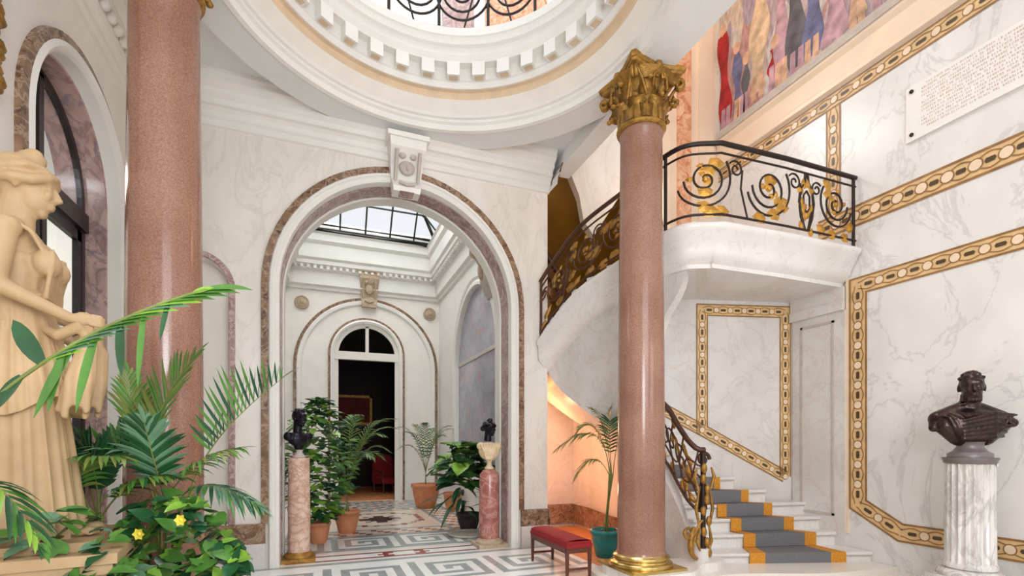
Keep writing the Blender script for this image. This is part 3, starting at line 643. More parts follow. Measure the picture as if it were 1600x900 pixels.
def build_rail(root, rail, H, scrolls, lyres=(), posts=(), mat='iron', gilt='gilt', tr=.028, w=.013, leaves=True):
    mb = MB(); mb.tube(rail.line(H), tr, 8); local(mb, root).build('handrail', [mat], root)
    mb = MB(); mb.tube(rail.line(H-.11), .012, 6); local(mb, root).build('upper_bar', [mat], root)
    mb = MB(); mb.tube(rail.line(.09), .014, 6); local(mb, root).build('lower_bar', [mat], root)
    for u in posts:
        mb = MB(); mb.tube([rail.at(u, -.02), rail.at(u, H)], .02, 8); local(mb, root).build('post', [mat], root)
    for (u, dr, sc) in scrolls:
        mb = MB(); h = H-.2; R = h*.36*sc; c = (u, .09+h*.58)
        sp_ = [(c[0]+dr*(x), c[1]+y) for x, y in spiral((0, 0), .03, R, PI*.2, 1.9)]
        tail = [(sp_[-1][0]+dr*R*.1*k, sp_[-1][1]-.05*k) for k in range(1, 3)]
        mb.tube(rail.curve(sp_), w, 6)
        big = [(c[0]+dr*x, c[1]+y) for x, y in spiral((.04, 0), R*1.15, R*1.5, -PI*.1, -.55, 18)]
        mb.tube(rail.curve([(a, max(.09, min(H-.12, b_))) for a, b_ in big]), w, 6)
        c2 = (c[0]-dr*R*1.6, c[1]+R*.6); mb.tube(rail.curve([(c2[0]-dr*x, min(H-.12, c2[1]+y)) for x, y in spiral((0, 0), .02, R*.42, 0, 1.4, 24)]), w*.85, 6)
        mb.tube(rail.curve([(c2[0]-dr*R*.4, c2[1]), (c2[0]-dr*R*.3, c2[1]-R*.9), (c2[0]-dr*R*.7, .1)]), w*.85, 6)
        sc_ = local(mb, root).build('scroll', [mat], root)
        if leaves:
            LV = [(sp_[4+k*5][0], sp_[4+k*5][1], random.uniform(0, 6.28), .10*sc) for k in range(5)]
            LV += [(u+random.uniform(-1.6, 1.6)*R, random.choice((.10, .13, .2, .3, H-.3, H-.22)), random.choice((0, PI, .5, 2.6)), .20*sc) for k in range(6)]
            for a_ in LV:
                mb = MB(); leafblob(mb, rail, *a_); local(mb, root).build('gilt_leaf', [gilt], sc_, label='gilded leaf')
            mb = MB(); mb.ball(rail.at(c[0], c[1]), .036*sc, 8, 6)
            local(mb, root).build('rosette', [gilt], sc_, label='gilded rosette')
    for u in lyres:
        mb = MB(); h = H-.12
        for sg in (-1, 1):
            mb.tube(rail.curve([(u+sg*x, y) for x, y in ((.03, .1), (.09, .24), (.12, .42), (.09, .58), (.03, .66), (.02, h))]), .016, 6)
            mb.tube(rail.curve([(u+sg*x, y) for x, y in ((.0, .3), (.05, .36), (.05, .5), (0, .56))]), .012, 6)
        ly_ = local(mb, root).build('lyre', [mat], root)
        for k in range(12):
            mb = MB(); leafblob(mb, rail, u+random.uniform(-.07, .07), .08+k*.055, random.uniform(0, 6.28), .13); local(mb, root).build('gilt_leaf', [gilt], ly_, label='gilded leaf')
# landing balustrade
EL = [e+n*.04 for e, n in zip(E, nrm)]
lr = Rail(EL[22:]); LRt = empty('landing_railing', (4.9, 4.3, 3.97), 'dark iron scrollwork railing with gilded leaves along the front of the stair landing', 'railing')
n_ = lr.len; build_rail(LRt, lr, .88, [(n_-2.3, -1, .95), (n_-1.45, -1, 1), (n_-.36, 1, .85)], [n_-.86], [n_-.04, .02, n_-2.75])
fr_ = Rail(EL[:23]); FRt = empty('flight_railing', (3.3, 5.6, 3.4), 'brown iron scroll railing with gilded leaves rising along the curved upper flight behind the column', 'railing')
build_rail(FRt, fr_, .84, [(.35, 1, .75), (.85, 1, .8), (1.35, 1, .85), (1.85, 1, .85)], [], [.02, fr_.len-.05], 'iron_brown', 'gilt_dark')
# lower flight railing with newel
nl = Rail([(4.12, 4.50, .70), (4.04, 4.52, .70), (3.99, 4.62, .80), (4.0, 4.8, .98), (4.02, 5.0, 1.2), (3.98, 5.25, 1.42), (3.97, 5.5, 1.62)])
NT = empty('lower_stair_railing', (4.08, 4.48, .15), 'brown iron railing with gilded newel at the foot of the stair beside the column', 'railing')
mb = MB(); mb.tube([nl.at(u*nl.len/20, .72) for u in range(21)], .032, 8)
mb.tube([(4.12+.09*math.cos(a)*(1-a/9), 4.50+.02, 1.40+.09*math.sin(a)*(1-a/9)-.09) for a in [k*.3 for k in range(24)]], .022, 8)
local(mb, NT).build('handrail', ['iron_brown'], NT)
mb = MB(); mb.tube([nl.at(u*nl.len/20, .02) for u in range(21)], .02, 8); local(mb, NT).build('lower_bar', ['iron_brown'], NT)
for k in range(5):
    mb = MB(); u = .12+k*.2
    mb.tube(nl.curve([(u+x, .38+y) for x, y in spiral((0, 0), .02, .2, k, 1.6, 30)]), .012, 6); mb.tube(nl.curve([(u-.1, .03), (u+.04, .3), (u-.04, .7)]), .012, 6)
    sc_ = local(mb, NT).build('scroll', ['iron_brown'], NT)
    for j in range(5):
        mb = MB(); leafblob(mb, nl, u+random.uniform(-.1, .1), random.uniform(.1, .65), random.uniform(0, 6.28), .12); local(mb, NT).build('gilt_leaf', ['gilt_dark'], sc_, label='gilded leaf')
mb = MB(); mb.tube([(4.08, 4.48, .15), (4.08, 4.48, .5), (4.08, 4.48, .95), (4.08, 4.48, 1.38)], [.035, .028, .028, .03], 8)
for a in (.4, 1.6): mb.tube([(4.08+.05*math.cos(a)*k, 4.48+.05*math.sin(a)*k, .15+.9*(1-k/4)) for k in (0, 1, 1.4)], .018, 6)
local(mb, NT).build('newel_post', ['iron'], NT)
mb = MB()
for sg in (-1, 1):
    mb.tube([(4.08+sg*x, 4.46, z) for x, z in ((.03, .2), (.1, .38), (.07, .55), (.12, .75), (.08, .95), (.14, 1.12), (.1, 1.22))], [.012, .02, .012, .02, .012, .02, .01], 8)
for k in range(9): mb.ball((4.08+random.uniform(-.07, .07), 4.44, .25+.12*k), (.035, .03, .06), 8, 6)
local(mb, NT).build('newel_leaf', ['gilt_dark'], NT, label='gilded acanthus')
mb = MB()
sp0 = [(3.84+x, 4.44, .50+y) for x, y in spiral((0, 0), .012, .085, PI, 1.6, 30)]
mb.tube(sp0, [.012+.010*k/30 for k in range(31)], 8)
mb.tube(bez(sp0[-1], (3.80, 4.44, .26), (3.97, 4.46, .19), 12), [.022+.008*math.sin(PI*k/12) for k in range(13)], 8)
mb.tube(bez((3.90, 4.45, .22), (3.93, 4.45, .55), (4.05, 4.46, .62), 12), .014, 8)
local(mb, NT).build('volute', ['gilt_dark'], NT)

# mirror reflections built as solid shapes: a slanting marble slab and a dark handrail on the far stairwell wall
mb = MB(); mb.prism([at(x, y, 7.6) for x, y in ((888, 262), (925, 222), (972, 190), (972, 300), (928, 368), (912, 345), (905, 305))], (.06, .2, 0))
solid('spandrel_reflection', mb, ['wall_marble'], 'reflected stair string, built as a grey veined marble slab against the amber mirror wall', 'mirror reflection')
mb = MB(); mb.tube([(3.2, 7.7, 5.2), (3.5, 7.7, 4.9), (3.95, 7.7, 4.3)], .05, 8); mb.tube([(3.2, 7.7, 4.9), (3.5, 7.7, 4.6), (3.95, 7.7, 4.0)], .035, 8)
solid('handrail_reflection', mb, ['iron_brown'], 'reflected handrail, built as a dark brown rail slanting down the amber mirror wall', 'handrail')

# ---------------------------------------------------------------- columns
def capital_mesh(h=.6, rb=.225):
    mb = MB(); bell = [(rb, 0), (rb+.035, .015), (rb+.04, .035), (rb+.005, .05), (rb, .08), (rb+.01, .3), (rb+.04, .42), (rb+.10, .5), (rb+.12, .52)]
    mb.lathe(bell, seg=32)
    def leaf(a, z0, hh, r0, wd, curl):
        c, s = math.cos(a), math.sin(a); n = 8; L_, C_, R_ = [], [], []
        for i in range(n+1):
            t = i/n; z = z0+hh*math.sin(min(t, .82)/.82*PI/2) - (0 if t < .82 else (t-.82)*hh*.9)
            r = r0+.015+curl*max(0, t-.35)**1.6*2.4
            ww = wd*(.75+.5*math.sin(t*PI))*(1-.55*max(0, t-.75)/.25)*(1+.18*math.sin(t*26))
            C_.append((r*c+.012*c, r*s+.012*s, z)); L_.append((r*c-ww*s, r*s+ww*c, z)); R_.append((r*c+ww*s, r*s-ww*c, z))
        inner = [tuple(V3(p)-V3((c, s, 0))*.03) for p in C_]
        mb.grid([inner, L_, C_, R_, inner], 0, True)
        mb.ball(((r0+.015+curl*1.1)*c, (r0+.015+curl*1.1)*s, z0+hh*.9), (.03, .03, .022), 8, 6)
    for k in range(8): leaf(2*PI*k/8, .04, .2, rb, .075, .10)
    for k in range(8): leaf(2*PI*(k+.5)/8, .05, .34, rb+.005, .07, .13)
    for k in range(4):                                   # corner volutes
        a = PI/4+k*PI/2; c, s = math.cos(a), math.sin(a)
        for sg in (-1, 1):
            pts = [(rb+.02, .26, .10), (rb+.08, .38, .07), (rb+.16, .455, .03)]+[(rb+.17+.055*(1-j/14)*math.sin(j*.62), .42+.055*(1-j/14)*math.cos(j*.62), .018) for j in range(12)]
            mb.tube([(r*c-sg*o*s, r*s+sg*o*c, z) for r, z, o in pts], [.018]*3+[.02]*12, 6)
        a2 = k*PI/2; c, s = math.cos(a2), math.sin(a2)
        for sg in (-1, 1):                               # inner helices
            mb.tube([((rb+.1)*c-sg*o*s, (rb+.1)*s+sg*o*c, z) for o, z in [(.09, .3), (.08, .4), (.05, .46), (.02, .44), (.03, .41), (.05, .42)]], .016, 6)
        mb.ball(((rb+.075)*c, (rb+.075)*s, .55), (.045, .045, .045), 10, 6)
    ab = []; A = .345
    for k in range(4):
        a = -3*PI/4+k*PI/2
        for t in range(7):
            f = t/6; p = V3((A*math.cos(a)*1.414, A*math.sin(a)*1.414, 0)).lerp(V3((A*math.cos(a+PI/2)*1.414, A*math.sin(a+PI/2)*1.414, 0)), .05+.9*f)
            ab.append(p*(1-.17*math.sin(f*PI)))
    n = len(ab)
    rows = [[p*sc+V3((0, 0, z)) for p in ab] for sc, z in ((.80, .515), (.9, .53), (.93, .55), (.96, .555), (1, .58), (1, h))]
    mb.grid(rows, 0, False, True); mb.add(rows[-1], [list(range(n))]); mb.add(rows[0], [list(range(n))[::-1]])
    return mb
def column(loc, label, cap_z=4.865, seg=48):
    r = empty('marble_column', loc, label, 'column', 'pink granite columns under the round opening'); z0 = loc[2]
    mb = MB(); z1 = cap_z-z0
    mb.lathe([(.268, .15), (.262, .17), (.255, .2)]+[(.255-.032*(t/12)**1.5, .2+(z1-.26)*t/12) for t in range(1, 13)]+[(.235, z1-.04), (.235, z1-.01), (.222, z1)], seg=seg)
    mb.build('shaft', ['granite_pink'], r)
    mb = capital_mesh(); o = mb.build('capital', ['gilt_dark'], r, label='gilded Corinthian capital'); o.location = (0, 0, z1)
    mb = MB(); mb.box((-.34, -.34, 0), (.34, .34, .03)); mb.build('plinth', ['brass'], r)
    mb = MB(); mb.lathe([(.33, .03), (.335, .045), (.33, .065), (.30, .075), (.285, .085), (.285, .10), (.30, .11), (.305, .125), (.295, .14), (.275, .15), (.27, .16)], seg=seg); mb.build('base', ['brass'], r, label='polished brass base mouldings')
    return r
column((3.27, 4.53, .15), 'pink granite column with gilded capital standing beside the stair foot')
column((-1.09, 4.42, .15), 'large pink granite column standing in the plants at the left beside the statue')
mb = MB(); mb.box((-1.6, 4.1, 0), (-.7, 4.96, .15)); struct('trim_13', mb, ['step_marble'])

# keystones, medallions, corridor
def keystone(loc, w0, w1, h, dpt, mats, label, group=None):
    r = empty('keystone', loc, label, 'keystone', group); mb = MB()
    prof = [(-dpt*.55, 0), (-dpt*.6, .1*h), (-dpt*.35, .3*h), (-dpt*.5, .55*h), (-dpt, .82*h), (-dpt, h)]
    rows = []
    for (y, z) in prof:
        wv = w0+(w1-w0)*z/h; rows.append([(-wv/2, 0, z), (-wv/2, y, z), (wv/2, y, z), (wv/2, 0, z)])
    mb.grid(rows, 0, False); mb.add(rows[0], [(3, 2, 1, 0)]); mb.add(rows[-1], [(0, 1, 2, 3)])
    mb.box((-w1/2-.03, -dpt-.03, h), (w1/2+.03, 0, h+.06)); mb.build('block', [mats[0]], r)
    mb = MB()                                            # carved mask and scroll
    mb.ball((0, -dpt*.55, .52*h), (w0*.3, .05, h*.16), 12, 8); mb.ball((0, -dpt*.68, .48*h), (.02, .03, .04), 8, 6)
    for sg in (-1, 1):
        mb.tube([(sg*w0*.42, -dpt*(.5+.1*k), h*(.25+.1*k)) for k in range(6)], .022, 6)
        mb.ball((sg*w0*.2, -dpt*.75, .72*h), (.05, .04, .05), 8, 6)
    mb.tube([(-w0*.3, -dpt*.62, .18*h), (0, -dpt*.66, .12*h), (w0*.3, -dpt*.62, .18*h)], .02, 6)
    mb.build('carving', [mats[1]], r); return r
k1 = keystone((AX, YB+.0, 4.72), .34, .46, .60, .34, ['plaster_white', 'stone_grey'], 'large carved white marble keystone at the top of the great arch')
mb = MB(); mb.box((-.09, -.20, -.005), (.09, -.03, .003)); mb.build('soffit_panel', ['pink_marble'], k1)

CXL, CXR, CYE, CZ = -.80, 3.0, 13.2, 5.25
mb = MB(); mb.add([(CXL, 7.2, 0), (CXL, CYE, 0), (CXL, CYE, 7), (CXL, 7.2, 7)], [(0, 1, 2, 3)]); struct('wall_corridor_left', mb, ['plaster_cream'])
P_cr = lambda s, z, o=0: (CXR-o, s, z)
mb = MB(); wall_with_arch(mb, P_cr, 7.2, CYE, 0, 7, [(9.95, 1.45, 3.3, .9)]); struct('wall_corridor_right', mb, ['plaster_white'])
mb = MB(); arch_band(mb, P_cr, 9.95, 3.3, .9, [(1.45, 0), (1.45, -.07)], 0); mb.prism([(CXR+.07, y, z) for y, z in arch_pts(9.95, 1.45, 3.3, 20, .9)], (.01, 0, 0), 1)
arch_band(mb, P_cr, 9.95, 3.3, .9, [(1.45, .0), (1.46, .04), (1.52, .04), (1.56, .02), (1.62, .05), (1.66, .0)], 0)
mb.box((CXR+.05, 8.5, 3.28), (CXR+.08, 11.4, 3.36), 2)
struct('trim_14', mb, ['plaster_white', 'mottled_panel', 'stone_grey'])
P_ce = lambda s, z, o=0: (s, CYE-o, z)
DCX = 1.13
mb = MB(); wall_with_arch(mb, P_ce, CXL, CXR, 0, 7, [(DCX, .80, 3.75, 0)]); struct('wall_corridor_end', mb, ['plaster_cream'])
mb = MB()
arch_band(mb, P_ce, 1.17, 3.42, 0, [(1.79, .0), (1.78, .05), (1.71, .05)], 1)
arch_band(mb, P_ce, 1.17, 3.42, 0, [(1.71, .05), (1.69, .07), (1.62, .06), (1.58, .0)], 0)
arch_band(mb, P_ce, DCX, 3.75, 0, [(.95, 0), (.945, .05), (.89, .06)], 1)
arch_band(mb, P_ce, DCX, 3.75, 0, [(.89, .06), (.85, .08), (.80, .05), (.80, -.15)], 0)
struct('trim_15', mb, ['plaster_white', 'brown_marble'])
mb = MB()                                                # corridor cornice with dentils on three walls
CC = [(0, 5.28), (.05, 5.3), (.05, 5.36), (.12, 5.4), (.12, 5.72), (.17, 5.75), (.17, 5.8), (.27, 5.86), (.27, 5.95), (.32, 6.0), (.32, 6.32), (.38, 6.4), (.38, 6.55), (.42, 6.6)]
mould(mb, (CXL, CYE, 0), (CXR, CYE, 0), (0, -1, 0), CC); mould(mb, (CXL, 7.2, 0), (CXL, CYE, 0), (1, 0, 0), CC); mould(mb, (CXR, 7.2, 0), (CXR, CYE, 0), (-1, 0, 0), CC)
mould(mb, (CXL, 7.2, 0), (CXR, 7.2, 0), (0, 1, 0), CC)
for i in range(24):
    x = CXL+.2+i*.15
    if x < CXR-.2: mb.box((x, CYE-.24, 5.76), (x+.07, CYE-.16, 5.86))
for i in range(40):
    y = 7.3+i*.15
    if y < CYE-.2:
        mb.box((CXR-.24, y, 5.76), (CXR-.16, y+.07, 5.86)); mb.box((CXL+.16, y, 5.76), (CXL+.24, y+.07, 5.86))
struct('trim_16', mb, ['plaster_white'])
# plain soffit round the skylight
mb = MB(); X0, X1, Y0, Y1 = -.74, 2.84, 7.7, 12.8; z = 6.6
for a, b in (((CXL, 7.2), (CXR, Y0)), ((CXL, Y1), (CXR, CYE)), ((CXL, Y0), (X0, Y1)), ((X1, Y0), (CXR, Y1))): mb.box((a[0], a[1], z), (b[0], b[1], z+.15))
struct('ceiling_corridor', mb, ['plaster_white'])
# skylight: hipped curved glass roof on dark iron ribs
mb = MB(); CXm = (X0+X1)/2
def sky(x, y):                                           # height of the vault
    fx = min(1, (min(x-X0, X1-x))/1.3); fy = min(1, (min(y-Y0, Y1-y))/1.6); f = min(fx, fy)
    return 6.68+1.0*math.sin(max(0, f)*PI/2)
def ribline(a, b, n=18): return [(a[0]+(b[0]-a[0])*i/n, a[1]+(b[1]-a[1])*i/n, sky(a[0]+(b[0]-a[0])*i/n, a[1]+(b[1]-a[1])*i/n)) for i in range(n+1)]
nx, ny = 6, 10
for i in range(nx+1): mb.tube(ribline((X0+(X1-X0)*i/nx, Y0), (X0+(X1-X0)*i/nx, Y1), 40), .022, 6)
for j in range(ny+1): mb.tube(ribline((X0, Y0+(Y1-Y0)*j/ny), (X1, Y0+(Y1-Y0)*j/ny), 30), .022, 6)
for sx in (0, 1):
    for sy in (0, 1):
        a = (X0 if sx == 0 else X1, Y0 if sy == 0 else Y1); b = (a[0]+(1.3 if sx == 0 else -1.3), a[1]+(1.6 if sy == 0 else -1.6)); mb.tube(ribline(a, b, 14), .045, 6)
for z_, rr in ((6.62, .055), (6.78, .035)):
    mb.tube([(X0, Y0, z_), (X1, Y0, z_), (X1, Y1, z_), (X0, Y1, z_), (X0, Y0, z_)], rr, 6)
sk = struct('window_1', mb, ['frame_iron'])
mb = MB(); gx, gy = 20, 30
mb.grid([[(X0+(X1-X0)*i/gx, Y0+(Y1-Y0)*j/gy, sky(X0+(X1-X0)*i/gx, Y0+(Y1-Y0)*j/gy)+.03) for i in range(gx+1)] for j in range(gy+1)], 0, True)
mb.build('glazing', ['skylight_glass'], sk)
# fanlight and door frame at the end
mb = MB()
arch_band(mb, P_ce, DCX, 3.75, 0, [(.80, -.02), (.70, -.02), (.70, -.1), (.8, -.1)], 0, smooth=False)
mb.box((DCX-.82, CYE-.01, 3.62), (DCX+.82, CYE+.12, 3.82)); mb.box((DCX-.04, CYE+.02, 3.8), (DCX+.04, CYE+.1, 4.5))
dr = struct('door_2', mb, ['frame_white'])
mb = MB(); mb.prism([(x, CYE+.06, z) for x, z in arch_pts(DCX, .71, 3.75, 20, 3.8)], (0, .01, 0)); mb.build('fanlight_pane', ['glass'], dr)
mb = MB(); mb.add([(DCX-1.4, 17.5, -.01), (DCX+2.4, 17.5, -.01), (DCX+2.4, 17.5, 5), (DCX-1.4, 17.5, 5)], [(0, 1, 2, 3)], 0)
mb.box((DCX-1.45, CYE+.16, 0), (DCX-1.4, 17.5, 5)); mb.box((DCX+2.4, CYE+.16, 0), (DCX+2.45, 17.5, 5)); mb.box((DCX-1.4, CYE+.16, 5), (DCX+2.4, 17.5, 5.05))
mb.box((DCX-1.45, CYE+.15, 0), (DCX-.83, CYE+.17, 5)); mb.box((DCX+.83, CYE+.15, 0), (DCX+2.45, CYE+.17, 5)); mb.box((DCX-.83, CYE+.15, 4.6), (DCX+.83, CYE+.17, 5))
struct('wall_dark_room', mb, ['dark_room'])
mb = MB(); mb.box((DCX-1.4, CYE+.1, -.02), (DCX+2.4, 17.5, .012)); struct('floor_dark_room', mb, ['orange_floor_and_glow'])
pt = empty('framed_painting', (1.05, 17.4, 2.1), 'dark red and brown framed painting seen through the far doorway', 'painting')
mb = MB()
for a, b in (((-.6, 0), (.6, .08)), ((-.6, .92), (.6, 1.0)), ((-.6, 0), (-.52, 1)), ((.52, 0), (.6, 1))): mb.box((a[0], 0, a[1]), (b[0], .06, b[1]))
mb.build('frame', ['gilt_dark'], pt); mb = MB(); mb.box((-.52, .02, .08), (.52, .05, .92)); mb.build('canvas', ['dark_red'], pt)
# armchair-like red seat in the dark room
ac = empty('red_armchair', (1.9, 15.2, 0.012), 'dark red upholstered armchair inside the dark room beyond the doorway', 'armchair', rz=.4)
mb = MB(); mb.box((-.32, -.3, .28), (.32, .3, .45)); mb.build('seat', ['velvet_red'], ac)
mb = MB(); mb.prism([(-.34, .25, .3), (.34, .25, .3), (.34, .25, 1.0), (.2, .25, 1.12), (-.2, .25, 1.12), (-.34, .25, 1.0)], (0, .1, 0)); mb.build('backrest', ['velvet_red'], ac)
for x in (-.3, .3):
    for y in (-.26, .28): mb = MB(); mb.tube([(x, y, 0), (x, y, .3)], [.015, .025], 8); mb.build('leg', ['wood_dark'], ac)
    mb = MB(); mb.tube([(x*1.1, -.28, .3), (x*1.1, -.28, .62), (x*1.1, .28, .68)], .025, 8); mb.build('armrest', ['wood_dark'], ac)
keystone((1.17, CYE-.02, 4.96), .36, .5, .86, .2, ['stone_tan', 'stone_tan'], 'small brown carved keystone over the doorway arch at the corridor end')
for x, lb in ((-.42, 'round beige medallion left of the far doorway arch'), (2.74, 'round beige medallion right of the far doorway arch')):
    r = empty('wall_medallion', (x, CYE-.005, 4.95), lb, 'medallion', 'medallions beside the far arch')
    mb = MB(); mb.M = Matrix.Rotation(PI/2, 4, 'X'); mb.lathe([(.17, 0), (.17, .03), (.15, .05), (.13, .03), (.12, .03)], seg=24); mb.build('rim', ['stone_tan'], r)
    mb = MB(); mb.ball((0, -.03, 0), (.12, .03, .12), 16, 8); mb.ball((0, -.06, .01), (.05, .03, .07), 10, 6); mb.build('relief', ['stone_tan'], r)
# corbel in the corridor at the right
r = empty('stone_corbel', (CXR, 8.75, 4.2), 'grey carved corbel on the corridor right wall above the mottled panel', 'corbel')
mb = MB(); mb.prism([(0, -.14, 1.1), (-.42, -.14, 1.1), (-.40, -.14, .9), (-.22, -.14, .6), (-.2, -.14, .3), (-.06, -.14, 0), (0, -.14, 0)], (0, .28, 0)); mb.build('block', ['stone_grey'], r)
mb = MB(); mb.ball((-.33, 0, .85), (.12, .15, .16), 12, 8); mb.ball((-.2, 0, .5), (.09, .1, .2), 12, 8); mb.build('carving', ['stone_tan'], r)

# ---------------------------------------------------------------- upper gallery above the oculus
mb = MB(); mb.add([(-3.5, 9.2, 6.4), (4.4, 9.2, 6.4), (4.4, 9.2, 11), (-3.5, 9.2, 11)], [(0, 1, 2, 3)], 0)
mb.box((2.15, 9.1, 6.4), (2.75, 9.2, 11), 1); mb.box((3.0, 9.12, 6.4), (4.3, 9.2, 11), 2); mb.box((-1.6, 9.1, 6.4), (-1.1, 9.2, 11), 1)
struct('wall_gallery', mb, ['plaster_white', 'pink_marble', 'orange_marble'])
gal = empty('gallery_railing', (AX, CY0, 6.44), 'black iron scroll railing of the upper gallery seen through the round ceiling opening', 'railing')
gp = [(AX+1.70*math.cos(2*PI*j/96), CY0+1.70*math.sin(2*PI*j/96), 6.42) for j in range(97)]
gr = Rail(gp); C_ = gr.len
build_rail(gal, gr, .95, [(C_*(k+.5)/18, 1 if k % 2 else -1, .95) for k in range(18)], [], [C_*k/18 for k in range(18)], 'iron', 'iron', w=.014, leaves=False)

# ---------------------------------------------------------------- floors
KEY = ["#########.", "#.......#.", "#.#####.#.", "#.#...#.#.", "#.#.#.#.#.", "#.#.###.#.", "#.#.....#.", "#.#######.", "#........."]
def tiles(mb, x0, y0, c, nx, ny, fn, z=.002):
    for j in range(ny):
        i = 0
        while i < nx:
            m_ = fn(i, j); k = i
            while k < nx and fn(k, j) == m_: k += 1
            mb.add([(x0+i*c, y0+j*c, z), (x0+k*c, y0+j*c, z), (x0+k*c, y0+(j+1)*c, z), (x0+i*c, y0+(j+1)*c, z)], [(0, 1, 2, 3)], m_); i = k
mb = MB(); mb.box((XL, -2.5, -.1), (XR, 5.06, -.0), 5); mb.box((XL, 5.06, -.1), (XR, 8.0, 0), 5); mb.box((CXL, 8.0, -.1), (CXR, CYE+.1, 0), 5)
def f_front(i, j):
    if i in (0, 45) or j in (0, 14): return 1
    if i in (1, 44) or j in (1, 13): return 0
    if j in (2, 12): return 0
    r_ = KEY[(j-3) % 9]; return 1 if r_[(i-2) % 10] == '#' else 0
tiles(mb, -1.15, 5.08, .098, 46, 15, f_front)
def f_thr(i, j):
    if j in (1, 5): return 3
    dx = (i-20.5)/4.5; dy = (j-3)/2.3; d = dx*dx+dy*dy
    if .35 < d < 1.1: return 3
    return 0
tiles(mb, AX-1.44, 6.58, .07, 41, 7, f_thr)
def f_key2(i, j):
    if j in (0, 10): return 1
    r_ = KEY[(j-1) % 9]; return 1 if r_[i % 10] == '#' else 0
tiles(mb, CXL, 7.2, .095, 40, 11, f_key2)
def f_mid(i, j):
    if i < 3 or i > 34: return 0 if (i+j) % 2 else 2
    if i in (3, 34, 8, 29) or j in (0, 34, 5, 29): return 1
    if 4 <= i <= 7 or 30 <= i <= 33 or j < 5 or j > 29:
        return 1 if KEY[j % 9][i % 10] == '#' and j > 29 else (2 if (i+j) % 4 else 3)
    dx = (i-18.5)/8.5; dy = (j-17)/9.0; d = math.hypot(dx, dy)
    if .86 < d < 1.0: return 1 if int(math.atan2(dy, dx)*6) % 2 else 3
    if d < .5 and (abs(dx) < .12 or abs(dy) < .12 or abs(abs(dx)-abs(dy)) < .05): return 4 if d < .4 else 3
    return 2
tiles(mb, CXL, 8.25, .1, 38, 49, f_mid)
struct('floor', mb, ['tile_white', 'tile_grey', 'tile_beige', 'tile_red', 'tile_dark', 'floor_pale'])
mb = MB(); mb.box((3.16, 5.2, .0), (4.3, 7.95, .006)); struct('floor_alcove', mb, ['orange_floor_and_glow'])  # orange floor colour stands for the warm lamp light falling here
mb = MB(); mb.box((3.15, 7.93, .06), (4.28, 8.0, .4), 0)
mb.grid([[V3((4.04, 5.76, .06)), V3((4.08, 6.4, .06)), V3((4.26, 7.4, .06)), V3((4.26, 7.96, .06))], [V3((4.04, 5.76, .4)), V3((4.08, 6.4, .4)), V3((4.26, 7.4, .4)), V3((4.26, 7.96, .4))]], 0, False)
struct('baseboard_alcove', mb, ['brown_marble'])
# wall lamp in the alcove
sc = empty('wall_lamp', (3.12, 7.35, 2.15), 'small glowing wall lamp in the alcove beneath the stair', 'lamp')
mb = MB(); mb.box((0, -.05, -.12), (.02, .05, .12)); mb.tube([(.01, 0, 0), (.09, 0, .0), (.1, 0, .05)], .012, 8); mb.build('bracket', ['gilt'], sc)
mb = MB(); mb.lathe([(.03, .05), (.06, .1), (.07, .18), (.068, .18), (.03, .06)], (.1, 0, 0), 16); mb.build('lamp_shade', ['lamp_glow'], sc)
point('alcove_lamp_light', (3.3, 7.3, 1.75), 22, (1, .46, .22), .08); point('alcove_floor_light', (3.3, 6.8, .8), 13, (1, .46, .22), .08)

# ---------------------------------------------------------------- bench
bn = empty('bench', (2.65, 5.28, 0), 'low bench with a red velvet top and dark wooden legs in front of the alcove', 'bench')
mb = MB(); mb.box((-.16, -.5, .35), (.16, .5, .39)); 
for i in range(1): mb.grid([[(x, y, z) for x, z in ((-.155, .385), (-.15, .42), (-.1, .435), (0, .44), (.1, .435), (.15, .42), (.155, .385))] for y in (-.49, -.47, 0, .47, .49)], 0, True)
mb.box((-.152, -.492, .385), (.152, .492, .42)); mb.build('seat', ['velvet_red'], bn)
mb = MB()
for s_ in (-1, 1): mb.box((s_*.15-.012, -.47, .29), (s_*.15+.012, .47, .35)); mb.box((-.15, s_*.47-.012, .29), (.15, s_*.47+.012, .35)); mb.box((-.15, s_*.47-.01, .1), (.15, s_*.47+.01, .125))
mb.build('apron', ['wood_dark'], bn)
for sx in (-1, 1):
    for sy in (-1, 1): mb = MB(); mb.add([(sx*.14+a*t, sy*.47+b*t, z) for z, t in ((0, .012), (.35, .019)) for a, b in ((-1, -1), (1, -1), (1, 1), (-1, 1))], [(0, 1, 5, 4), (1, 2, 6, 5), (2, 3, 7, 6), (3, 0, 4, 7), (3, 2, 1, 0), (4, 5, 6, 7)]); mb.build('leg', ['wood_dark'], bn)

